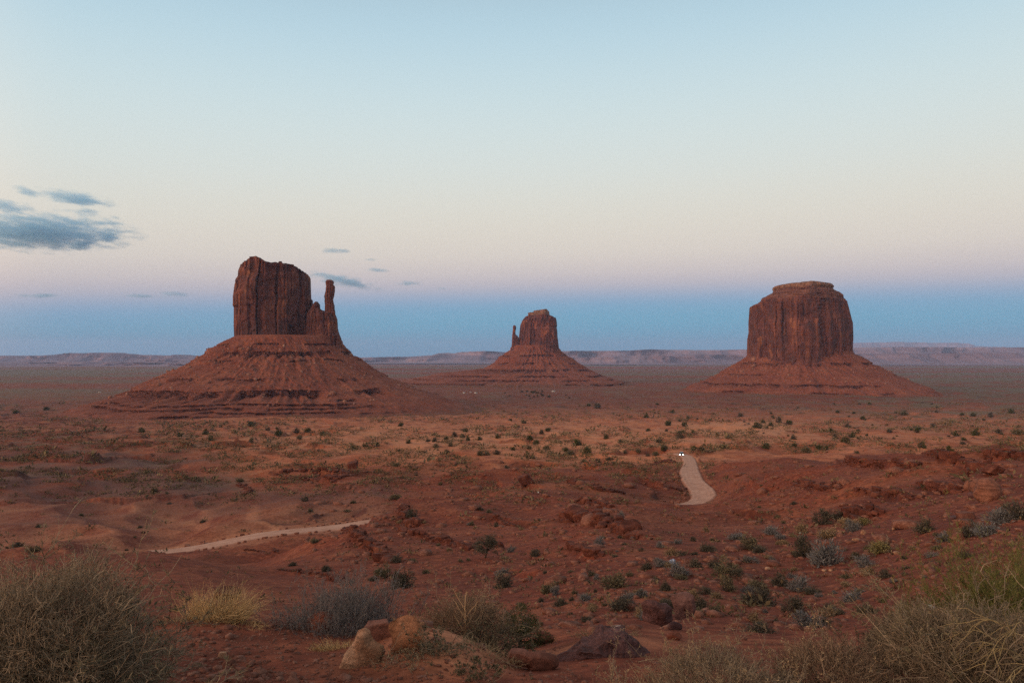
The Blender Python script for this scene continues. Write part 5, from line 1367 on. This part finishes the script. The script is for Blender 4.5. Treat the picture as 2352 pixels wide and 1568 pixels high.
for k, (X, Y, w, h, lab) in enumerate([(1969, 1243, 18, 7, 'long pale stone near the middle of the upper right slope'), (1895, 1313, 12, 6, 'pinkish stone, left of a close pair on the right slope'),
      (1909, 1313, 9, 5, 'pinkish stone, right of a close pair on the right slope'), (1764, 1309, 12, 6, 'pale round stone below the spreading olive shrub'), (2062, 1272, 16, 7, 'pinkish stone right of the yellow-green dome'),
      (1932, 1225, 12, 7, 'pale stone beside the biggest grey dome shrub'), (1985, 1226, 12, 10, 'pale pointed stone above the long pale one'), (2055, 1216, 10, 7, 'pale stone high on the right slope, alone')]):
    boulder(lab, X, Y, w, h, m_rk_pale, 550 + k, 0.8, (0, 0.1, k), 3, planes=9, name='stone', cat='stone')
for k, (X, Y, w, h, lab) in enumerate([(1615, 1330, 18, 6, 'flat brown stone among rubble below the blue litter'), (1640, 1338, 22, 5, 'wide flat stone in the rubble above the cracked boulder'), (1780, 1300, 30, 12, 'low tan rock left of the dark shrubs on the slope'),
      (1445, 1403, 30, 14, 'low red rock left of the cracked purple boulder')]):
    boulder(lab, X, Y, w, h, m_rk_slab, 570 + k, 0.8, (0, 0.1, k), 3, planes=9, name='stone', cat='stone')

# stones lining the left road
m_rs = [m_roadstone]
def roadside(P, side, seed, step, off, size, labs, grp, lo=0.0, hi=1.0):
    rs = np.random.RandomState(seed)
    t = np.gradient(P[:, :2], axis=0); t /= np.linalg.norm(t, axis=1)[:, None]
    nrm = np.stack([-t[:, 1], t[:, 0]], 1) * side
    L = np.concatenate([[0], np.cumsum(np.hypot(*np.diff(P[:, :2], axis=0).T))])
    s = lo * L[-1]
    protos = []
    for q in range(5):
        V, F = rock(seed * 10 + q, (1, .8, .75), 3, 8, boxy=1, rough=.05)
        protos.append(new_mesh('roadside_stone', V, F, mats=m_rs))
    while s < hi * L[-1]:
        i = min(np.searchsorted(L, s), len(P) - 1)
        xy = P[i, :2] + nrm[i] * (P[i, 2] + off * rs.uniform(.7, 1.4))
        sz = size * rs.lognormal(0, .3)
        o = obj('roadside_stone', protos[rs.randint(5)], loc=(xy[0], xy[1], gz(*xy) + sz * .22), rot=(rs.uniform(-.2, .2), rs.uniform(-.2, .2), rs.uniform(0, 6)), scale=(sz * rs.uniform(.8, 1.5), sz, sz * rs.uniform(.8, 1.2)))
        tag(o, labs, 'stone', grp)
        s += step * rs.lognormal(0, .45)
roadside(road_a, -1, 81, 1.75, 0.55, 0.62, 'reddish stone lining the near edge of the left road', 'stones lining the left road, near edge', .10)
roadside(road_a, 1, 82, 1.6, 0.6, 0.62, 'reddish stone lining the far edge of the left road', 'stones lining the left road, far edge', .10)
roadside(road_b, 1, 83, 3.2, 1.2, 0.75, 'reddish stone beside the left bend of the middle road', 'stones left of the middle road', .05, .62)
roadside(road_b, -1, 84, 3.2, 1.4, 0.75, 'reddish stone beside the right edge of the middle road', 'stones right of the middle road', .35, .9)

# broken rock ledges cropping out of the hillsides
def ledge(label, pts, size, seed, rows=1, tall=0.8, gap=0.85):
    rs = np.random.RandomState(seed)
    pts = np.array(pts, float)
    x, d = hit(pts[:, 0], pts[:, 1], 3, 3000)
    W = np.stack([x, d], 1); L = np.concatenate([[0], np.cumsum(np.hypot(*np.diff(W, axis=0).T))])
    g = Geo(); s = 0; spots = []
    while s < L[-1]:
        for r in range(rows):
            sz = size * 0.80 * rs.lognormal(0, .40)
            xy = np.array([np.interp(s, L, W[:, 0]), np.interp(s, L, W[:, 1])]) + rs.normal(size=2) * size * (.16 + .32 * r)
            V, F = rock(int(rs.randint(1 << 30)), (sz * rs.uniform(.9, 1.7), sz * rs.uniform(.8, 1.3), sz * tall * rs.uniform(.6, 1.2)), 3, 6, boxy=1, rough=.07)
            V = euler(V, rs.normal() * .12, rs.normal() * .12, rs.uniform(0, 6.28))
            spots.append((xy[0], xy[1], sz, V, F))
        s += size * 0.60 * gap * rs.lognormal(0, .3)
    zz = H(np.array([q[0] for q in spots]), np.array([q[1] for q in spots]))
    c0 = np.array([spots[0][0], spots[0][1], zz[0]])
    for (xx, yy, sz, V, F), z_ in zip(spots, zz):
        g.add(V + np.array([xx, yy, z_ + sz * tall * .15]) - c0, F)
    # the bed itself joins the blocks
    k = max(6, int(L[-1] / (size * .35))); ss = np.linspace(0, L[-1], k)
    cxy = np.stack([np.interp(ss, L, W[:, 0]), np.interp(ss, L, W[:, 1])], 1); cz = H(cxy[:, 0], cxy[:, 1])
    P = np.column_stack([cxy, cz + .02 * size]) - c0
    ta = unit(np.gradient(P, axis=0)); ang = np.arange(8) / 8 * 2 * np.pi
    sd = unit(np.cross(ta, [0, 0, 1.0])); rr_ = size * .22 * (1 + .5 * rs.normal(size=(k, 8))).clip(.3, 1.8)
    V = P[:, None] + sd[:, None] * (np.cos(ang)[None, :, None] * rr_[..., None]) + np.array([0, 0, 1.0]) * (np.sin(ang)[None, :, None] * rr_[..., None] * .6 * tall)
    g.add(V.reshape(-1, 3), Q=grid_quads(k, 8, True))
    o = obj('rock_ledge', g.mesh('rock_ledge', [m_rubble]), loc=c0)
    tag(o, label, 'rock ledge')
    return o
ledge('rock ledge running down the left spur below the road', [(793, 1213), (815, 1230), (845, 1250), (870, 1272), (900, 1292)], 0.55, 601, 2)
ledge('short broken ledge at the top of the spur right of the left road', [(914, 1168), (928, 1190), (945, 1205), (962, 1208)], 0.75, 602, 2)
ledge('long thin ledge descending across the middle hillside', [(924, 1218), (950, 1224), (985, 1235), (1020, 1242), (1043, 1250), (1075, 1262)], 0.5, 603, 1)
ledge('curved rock ledge carrying a round bush on the middle hillside', [(1290, 1190), (1320, 1192), (1360, 1194), (1396, 1198), (1420, 1206), (1445, 1222), (1466, 1236)], 0.6, 604, 2, 1.0)
ledge('blocky outcrop above the curved ledge', [(1335, 1148), (1355, 1152), (1375, 1160), (1396, 1168)], 0.65, 605, 2)
ledge('thin ledge below the curved one', [(1308, 1252), (1335, 1262), (1360, 1270), (1385, 1276)], 0.45, 606, 1)
ledge('small ledge between the two juniper slopes', [(1130, 1190), (1150, 1196), (1175, 1206), (1190, 1210)], 0.5, 607, 1)
ledge('long straight upper ledge on the right hillside', [(1924, 1056), (1960, 1059), (2000, 1063), (2030, 1067), (2103, 1071)], 0.8, 608, 1, .6)
ledge('straight lower ledge in the middle of the right hillside', [(1966, 1124), (2000, 1128), (2040, 1136), (2096, 1148)], 0.55, 609, 1, .6)
ledge('upper dark ledge running down to the tan boulder', [(2124, 1043), (2160, 1046), (2195, 1053), (2225, 1060), (2262, 1071)], 0.75, 610, 1, .8)
ledge('topmost ledge at the right edge of the hillside', [(2262, 1037), (2300, 1041), (2352, 1049), (2400, 1054)], 0.7, 611, 1, .7)
ledge('rubbly ledge at the left foot of the right hillside', [(1825, 1108), (1850, 1112), (1885, 1117), (1924, 1123)], 0.65, 612, 2, .7)
ledge('short dark ledge left of the tan boulder', [(2117, 1111), (2145, 1115), (2170, 1122), (2209, 1130)], 0.55, 613, 2, .8)
ledge('broken dark red outcrop in the gully at the right', [(1945, 1180), (1965, 1184), (1985, 1188), (2010, 1190)], 0.5, 614, 3, 1.0)
ledge('curved bank of loose rubble beside the middle road', [(1305, 1106), (1335, 1112), (1370, 1122), (1400, 1127), (1423, 1128)], 0.8, 615, 3, .6)
ledge('rubble knoll of broken dark rock right of the left basin', [(640, 1088), (680, 1082), (720, 1080), (760, 1082), (800, 1092), (770, 1100), (720, 1102), (660, 1098)], 1.2, 616, 3, .6)
ledge('rim of broken rock along the shale bank at left', [(545, 1112), (565, 1118), (575, 1128), (560, 1138)], 0.9, 617, 2, .7)
ledge('rock pile on the inside of the middle road bend', [(1530, 1120), (1555, 1124), (1575, 1122), (1590, 1118)], 0.8, 618, 2, .7)
ledge('rubble left of the car', [(1498, 1068), (1515, 1062), (1535, 1056), (1548, 1062)], 0.9, 619, 3, .7)
ledge('ledge across the slope below the left road end', [(560, 1262), (600, 1266), (640, 1270)], 0.4, 620, 1, .6)
ledge('low ledge under the dark shrubs of the left hollow', [(640, 1308), (690, 1312), (740, 1318), (800, 1338)], 0.35, 621, 1, .7)

# ------------------------------------------------------------------ loose stones and low scrub
def scatter_stuff(name, n, region, seed, size, mats, label, kind='stone'):
    rs = np.random.RandomState(seed); g = Geo()
    X, Y = region(rs, n)
    x, d = hit(X, Y, 2.5, 3500)
    z = H(x, d)
    ok = (road_dist(x, d) > 0.4) & (d < 3300)
    for xx, dd, zz in zip(x[ok], d[ok], z[ok]):
        s = size(rs, dd)
        if kind == 'stone':
            V, F = ico(1); V = V * (1 + rs.normal(size=(len(V), 1)) * .18) * [s * rs.uniform(.6, 1.4), s * rs.uniform(.6, 1.2), s * rs.uniform(.3, .7)]
            g.add(rotz(V, rs.uniform(0, 6)) + [xx, dd, zz + s * .1], F)
        else:
            m = 14; c = rs.normal(size=(m, 3)) * [.3, .3, .16] * s; c[:, 2] = np.abs(c[:, 2])
            dr = unit(c + [0, 0, .2 * s] + rs.normal(size=(m, 3)) * .2 * s); sd = unit(np.cross(dr, rs.normal(size=(m, 3))))
            ll = s * .38 * rs.uniform(.6, 1.3, (m, 1))
            V = np.stack([c, c + dr * ll * .5 + sd * ll * .22, c + dr * ll, c + dr * ll * .5 - sd * ll * .22], 1).reshape(-1, 3) + [xx, dd, zz - .02 * s]
            g.add(V, Q=np.arange(m * 4).reshape(-1, 4))
    o = obj(name, g.mesh(name, mats)); tag(o, label, kind='stuff')

def reg_fg(rs, n):
    X = rs.uniform(-20, 2370, n); Y = 1568 - 190 * rs.uniform(0, 1, n) ** 1.3
    return X, Y
def reg_left(rs, n): return rs.normal(560, 110, n), rs.uniform(1410, 1568, n)
def reg_slope(rs, n):
    X = rs.uniform(700, 2360, n); Y = rs.uniform(1060, 1450, n)
    return X, Y
def reg_plain(rs, n):
    X = rs.uniform(-30, 2380, n); Y = 925 + 235 * rs.beta(1.3, 1.2, n)
    k = (pn2(X / 120, Y / 22, 5) > -0.25 + 0.4 * rs.rand(n)) & ((Y < 1042) | (X < 1640) | (rs.rand(n) < .1)) & ((Y < 1110) | (rs.rand(n) < .35))
    return X[k], Y[k]
def reg_mid(rs, n):
    X = rs.uniform(-30, 2380, n); Y = rs.uniform(1100, 1420, n)
    k = (X > 1050 + 0.0 * Y) | (rs.rand(n) < .45)
    return X[k], Y[k]
m_grav = rock_mat('gravel_stone', (0.11, 0.040, 0.028), (0.19, 0.075, 0.05), (0.30, 0.15, 0.11), 6, 0.01)
scatter_stuff('gravel', 3600, reg_fg, 701, lambda r, d: .0125 * r.lognormal(0, .55), [m_grav], 'small stones littering the foreground sand')
scatter_stuff('gravel', 700, reg_left, 702, lambda r, d: .018 * r.lognormal(0, .5), [m_grav], 'reddish gravel on the bank right of the left bush')
scatter_stuff('gravel', 4800, reg_slope, 703, lambda r, d: (.035 + .0018 * d) * r.lognormal(0, .6), [m_grav], 'loose stones strewn over the hillsides')
p_scrub = plant_mat('low_scrub', [(0.060, 0.050, 0.028), (0.095, 0.075, 0.042), (0.145, 0.105, 0.060), (0.20, 0.145, 0.080)])
scatter_stuff('scrub', 22000, reg_plain, 711, lambda r, d: (.10 + .0042 * min(d, 900)) * r.lognormal(0, .45), [p_scrub], 'low grey-green scrub covering the plain', 'tuft')
scatter_stuff('scrub', 1500, reg_mid, 712, lambda r, d: (.12 + .0045 * d) * r.lognormal(0, .4), [p_scrub], 'tiny dry tufts on the red hillsides', 'tuft')

# ------------------------------------------------------------------ car on the middle road
def box(g, x0, x1, y0, y1, z0, z1, tx=0.0, ty0=0.0, ty1=0.0):
    V = [(x0, y0, z0), (x1, y0, z0), (x1, y1, z0), (x0, y1, z0), (x0 + tx, y0 + ty0, z1), (x1 - tx, y0 + ty0, z1), (x1 - tx, y1 - ty1, z1), (x0 + tx, y1 - ty1, z1)]
    g.add(V, Q=[(3, 2, 1, 0), (4, 5, 6, 7), (0, 1, 5, 4), (1, 2, 6, 5), (2, 3, 7, 6), (3, 0, 4, 7)])
def simple(name, colr, rough=.5, metal=0.0, emit=None):
    m, nt, b = mat(name, rough); 
    n = noise(nt, 3.0, 3); b.inputs['Specular IOR Level'].default_value = .5
    nt.links.new(mix(nt, 1.0, colr, ramp(nt, n, [(.3, .9), (.7, 1.05)]), 'MULTIPLY'), b.inputs['Base Color'])
    b.inputs['Metallic'].default_value = metal
    if emit: b.inputs['Emission Color'].default_value = (*emit[:3], 1); b.inputs['Emission Strength'].default_value = emit[3]
    return m
i_ = 0
cp = road_b[np.argmin(np.abs(road_b[:, 1] - 314))]
cx_, cyy = cp[0] - .6, cp[1]
car = bpy.data.objects.new('car', None); C.objects.link(car); car.location = (cx_, cyy, gz(cx_, cyy) + .1)
car.rotation_euler.z = math.atan2(-cx_, cyy) * 0 - 0.25
tag(car, 'silver-blue car with bright headlights driving towards the viewer on the dirt road', 'car')
m_paint = simple('car_paint', (0.17, 0.20, 0.25), .3, .4); m_glass = simple('car_glass', (0.02, 0.025, 0.03), .08); m_tyre = simple('tyre_rubber', (0.02, .02, .02), .9); m_trim = simple('dark_trim', (.03, .03, .032), .6)
m_lamp = simple('headlamp', (.9, .9, .85), .2, 0, (1, .97, .88, 14.0))
g = Geo(); box(g, -.95, .95, -2.3, 2.3, .42, 1.02, .05, .08, .05); box(g, -.90, .90, -2.28, -1.0, 1.0, 1.12, .08, .25, 0)
bd = obj('body', g.mesh('body', [m_paint]), car)
g = Geo(); box(g, -.86, .86, -1.05, 2.1, 1.0, 1.72, .16, .75, .45); cb = obj('cabin', g.mesh('cabin', [m_paint]), car)
V = [(-.80, -1.00, 1.05), (.80, -1.00, 1.05), (.68, -.40, 1.62), (-.68, -.40, 1.62)]; V += [(a, b_ + .03, c_) for a, b_, c_ in V]
for p in range(4): V[p] = (V[p][0], V[p][1] - .04, V[p][2] + .02)
g = Geo(); g.add(V, Q=[(0, 1, 2, 3), (7, 6, 5, 4), (0, 4, 5, 1), (1, 5, 6, 2), (2, 6, 7, 3), (3, 7, 4, 0)]); obj('windscreen', g.mesh('windscreen', [m_glass]), car)
for sx in (-1, 1):
    V = [(sx * .865, -.75, 1.06), (sx * .865, 1.75, 1.06), (sx * .735, 1.5, 1.6), (sx * .735, -.32, 1.6)]; V += [(a - sx * .03, b_, c_) for a, b_, c_ in V]
    g = Geo(); g.add(V, Q=[(0, 1, 2, 3), (7, 6, 5, 4), (0, 4, 5, 1), (1, 5, 6, 2), (2, 6, 7, 3), (3, 7, 4, 0)]); obj('side_window', g.mesh('side_window', [m_glass]), car)
g = Geo(); box(g, -.42, .42, -2.33, -2.26, .62, .86); obj('grille', g.mesh('grille', [m_trim]), car)
g = Geo(); box(g, -.96, .96, -2.42, -2.2, .34, .56, .03, .03, 0); obj('bumper', g.mesh('bumper', [m_trim]), car)
for sx in (-1, 1):
    a = np.arange(16) / 16 * 2 * np.pi
    V = np.concatenate([np.stack([sx * .66 + .20 * np.cos(a), np.full(16, y_), .80 + .15 * np.sin(a)], 1) for y_ in (-2.36, -2.2)] + [[[sx * .66, -2.38, .80]]])
    g = Geo(); g.add(V, T=[(i, (i + 1) % 16, 32) for i in range(16)], Q=[(i, (i + 1) % 16, 16 + (i + 1) % 16, 16 + i) for i in range(16)]); obj('headlight', g.mesh('headlight', [m_lamp]), car)
    for y_ in (-1.45, 1.4):
        w0 = sx * .96 - .12; w1 = sx * .96 + .08 - .0
        prof = [(.20, w0), (.36, w0), (.38, w0 + .04), (.38, w1 - .04), (.36, w1), (.20, w1)]
        V = np.concatenate([np.stack([np.full(20, xx), y_ + r_ * np.cos(np.arange(20) / 20 * 2 * np.pi), .38 + r_ * np.sin(np.arange(20) / 20 * 2 * np.pi)], 1) for r_, xx in prof])
        g = Geo(); g.add(V, Q=grid_quads(6, 20, True)); wh = obj('wheel', g.mesh('wheel', [m_tyre]), car)
        V = np.concatenate([np.stack([np.full(12, w1 - .02 * sx), y_ + .2 * np.cos(np.arange(12) / 12 * 2 * np.pi), .38 + .2 * np.sin(np.arange(12) / 12 * 2 * np.pi)], 1), [[w1, y_, .38]]])
        g = Geo(); g.add(V, T=[(i, (i + 1) % 12, 12) for i in range(12)]); obj('rim', g.mesh('rim', [m_paint]), wh)
    g = Geo(); box(g, sx * .98 - .1, sx * .98 + .1, -.85, -.7, 1.05, 1.22); obj('mirror', g.mesh('mirror', [m_trim]), car)

# ------------------------------------------------------------------ tiny buildings far out on the plain
m_wall = simple('white_wall', (.75, .73, .70), .8); m_roof = simple('grey_roof', (.33, .32, .33), .7); m_door = simple('dark_door', (.08, .06, .05), .7)
def house(X, Y, w, dp, label):
    x, d = [float(a[0]) for a in hit(X, Y, 500, 9000)]
    e = bpy.data.objects.new('house', None); C.objects.link(e); e.location = (x, d, gz(x, d) - .3); e.rotation_euler.z = .3
    tag(e, label, 'house')
    hgt = w * .3
    g = Geo(); box(g, -w / 2, w / 2, -dp / 2, dp / 2, 0, hgt); obj('wall', g.mesh('wall', [m_wall]), e)
    o_ = .4; V = [(-w / 2 - o_, -dp / 2 - o_, hgt), (w / 2 + o_, -dp / 2 - o_, hgt), (w / 2 + o_, dp / 2 + o_, hgt), (-w / 2 - o_, dp / 2 + o_, hgt), (-w / 2 - o_, 0, hgt * 1.5), (w / 2 + o_, 0, hgt * 1.5)]
    g = Geo(); g.add(V, T=[(0, 4, 3), (1, 2, 5)], Q=[(0, 1, 5, 4), (2, 3, 4, 5), (3, 2, 1, 0)]); obj('roof', g.mesh('roof', [m_roof]), e)
    g = Geo(); box(g, -.6, .6, -dp / 2 - .08, -dp / 2 + .05, 0, 2.1); obj('door', g.mesh('door', [m_door]), e)
house(1066, 902.5, 7, 5, 'tiny white house, leftmost of three below the far butte')
house(1081, 901.5, 6, 5, 'tiny white house, middle one of three below the far butte')
house(1093, 903, 8, 6, 'tiny white house, rightmost of three below the far butte')
house(1271, 899.5, 9, 6, 'tiny pale house alone below the right foot of the far butte')
house(229, 901, 6, 5, 'tiny white house on the dark plain left of the near butte')

# ------------------------------------------------------------------ litter
m_blue = simple('blue_plastic', (.28, .34, .46), .35); m_white = simple('white_paper', (.62, .60, .57), .7)
def crumple(name, label, X, Y, wpx, hpx, m, seed, cat):
    x, d = [float(a[0]) for a in hit(X, Y, 3, 500, True)]
    w, h = wpx / FOC * d, hpx / FOC * d
    V, F = ico(3); rs = np.random.RandomState(seed)
    k = 1 + .45 * pn3(V[:, 0] * 2.1, V[:, 1] * 2.1, V[:, 2] * 2.1, seed) - .25 * np.abs(pn3(V[:, 0] * 4, V[:, 1] * 4, V[:, 2] * 4, seed + 1))
    V = V * k[:, None] * [w / 2, w * .3, h / 2]; V[:, 2] -= V[:, 2].min()
    tag(obj(name, new_mesh(name, V, F, mats=[m]), loc=(x, d, gz(x, d))), label, cat)
crumple('plastic_bag', 'crumpled pale blue plastic lying against a shrub on the slope', 1545, 1300, 15, 17, m_blue, 801, 'litter')
crumple('paper_scrap', 'white crumpled paper between bushes in the lower right corner', 2137, 1400, 20, 10, m_white, 802, 'litter')
crumple('paper_scrap', 'small white scrap just below the larger white paper', 2118, 1416, 8, 7, m_white, 803, 'litter')
crumple('paper_scrap', 'pale scrap on the crest behind the purple mound', 1420, 1444, 16, 8, simple('pink_paper', (.45, .33, .28), .8), 804, 'litter')
crumple('paper_scrap', 'tiny white flake near the wedge rock at the centre', 1236, 1132, 4, 3, m_white, 805, 'litter')
crumple('paper_scrap', 'tiny white flake above the right end of the shrubs', 1838, 1225, 6, 3, m_white, 806, 'litter')

# ------------------------------------------------------------------ clouds, high and far outside the haze
m_cloud = bpy.data.materials.new('dusk_cloud'); m_cloud.use_nodes = True
nt = m_cloud.node_tree; nt.nodes.clear()
co = N(nt, 'ShaderNodeOutputMaterial'); cv = N(nt, 'ShaderNodeVolumePrincipled')
cv.inputs['Color'].default_value = (0.40, 0.74, 1.0, 1); cv.inputs['Anisotropy'].default_value = 0.0
tc = N(nt, 'ShaderNodeTexCoord'); ln = N(nt, 'ShaderNodeVectorMath', operation='LENGTH'); nt.links.new(tc.outputs['Object'], ln.inputs[0])
geo = N(nt, 'ShaderNodeNewGeometry')
cn = noise(nt, 1 / 520, 6, 0.66, geo.outputs['Position'], (1, .6, 3.2))
fall = math_(nt, 'SUBTRACT', 1.0, ln.outputs['Value'])
f = math_(nt, 'ADD', math_(nt, 'MULTIPLY', fall, 1.0), math_(nt, 'MULTIPLY', math_(nt, 'SUBTRACT', cn, 0.5), 2.6))
f = math_(nt, 'SUBTRACT', f, 0.14)
mr = N(nt, 'ShaderNodeMapRange'); mr.interpolation_type = 'SMOOTHSTEP'; mr.inputs['From Min'].default_value = 0.0; mr.inputs['From Max'].default_value = 0.8; mr.inputs['To Max'].default_value = 0.0021
nt.links.new(f, mr.inputs['Value']); nt.links.new(mr.outputs['Result'], cv.inputs['Density']); nt.links.new(cv.outputs[0], co.inputs['Volume'])
Vc, Fc = ico(3)
cm = new_mesh('cloud', Vc * 1.0, Fc, mats=[m_cloud])
def cloud(label, X, Y, w, h, d=26000, tilt=0.0, group=None):
    rx, rz = ray(X, Y)
    o = obj('cloud', cm, loc=(float(rx) * d, d, EYE + float(rz) * d), scale=(w * .72 / FOC * d, w * .30 / FOC * d + 250, h * .85 / FOC * d), rot=(0, tilt, 0))
    tag(o, label, 'cloud', group)
cloud('largest grey-blue cloud bank at the left edge of the sky', 95, 534, 340, 62)
cloud('small dark lobe at the right tip of the largest cloud bank', 247, 543, 44, 22, tilt=.25)
cloud('ragged lower lobe hanging under the largest cloud bank', 180, 566, 60, 18, tilt=.12)
cloud('long cloud with a humped right end above the big bank', 172, 455, 150, 24, tilt=.15)
cloud('small round cloud left of the long humped one', 60, 440, 46, 17, tilt=.2)
cloud('cloud touching the left edge between the upper clouds and big bank', 22, 475, 96, 24, tilt=.15)
cloud('small lens-shaped cloud under the long humped one', 201, 488, 58, 12)
cloud('tiny wisp above the right end of the big bank', 262, 500, 24, 6)
cloud('slanting streak of cloud touching the right of the near butte', 786, 645, 150, 18, tilt=.19)
cloud('thin wisp high above the spire of the near butte', 772, 576, 66, 8)
cloud('tiny wisp right of the slanting streak, upper one', 852, 597, 24, 7)
cloud('thin faint wisp above the right end of the slanting streak', 868, 621, 44, 8)
cloud('thin wisp alone right of the slanting streak', 942, 651, 50, 10)
cloud('faint tiny wisp, farthest right of the thin wisps', 1012, 664, 24, 7)
cloud('thin low streak near the left edge of the horizon sky', 90, 679, 80, 8)
cloud('thin low streak left of the near butte, left one of two', 326, 680, 64, 8)
cloud('thin low streak left of the near butte, right one of two', 398, 676, 66, 10)
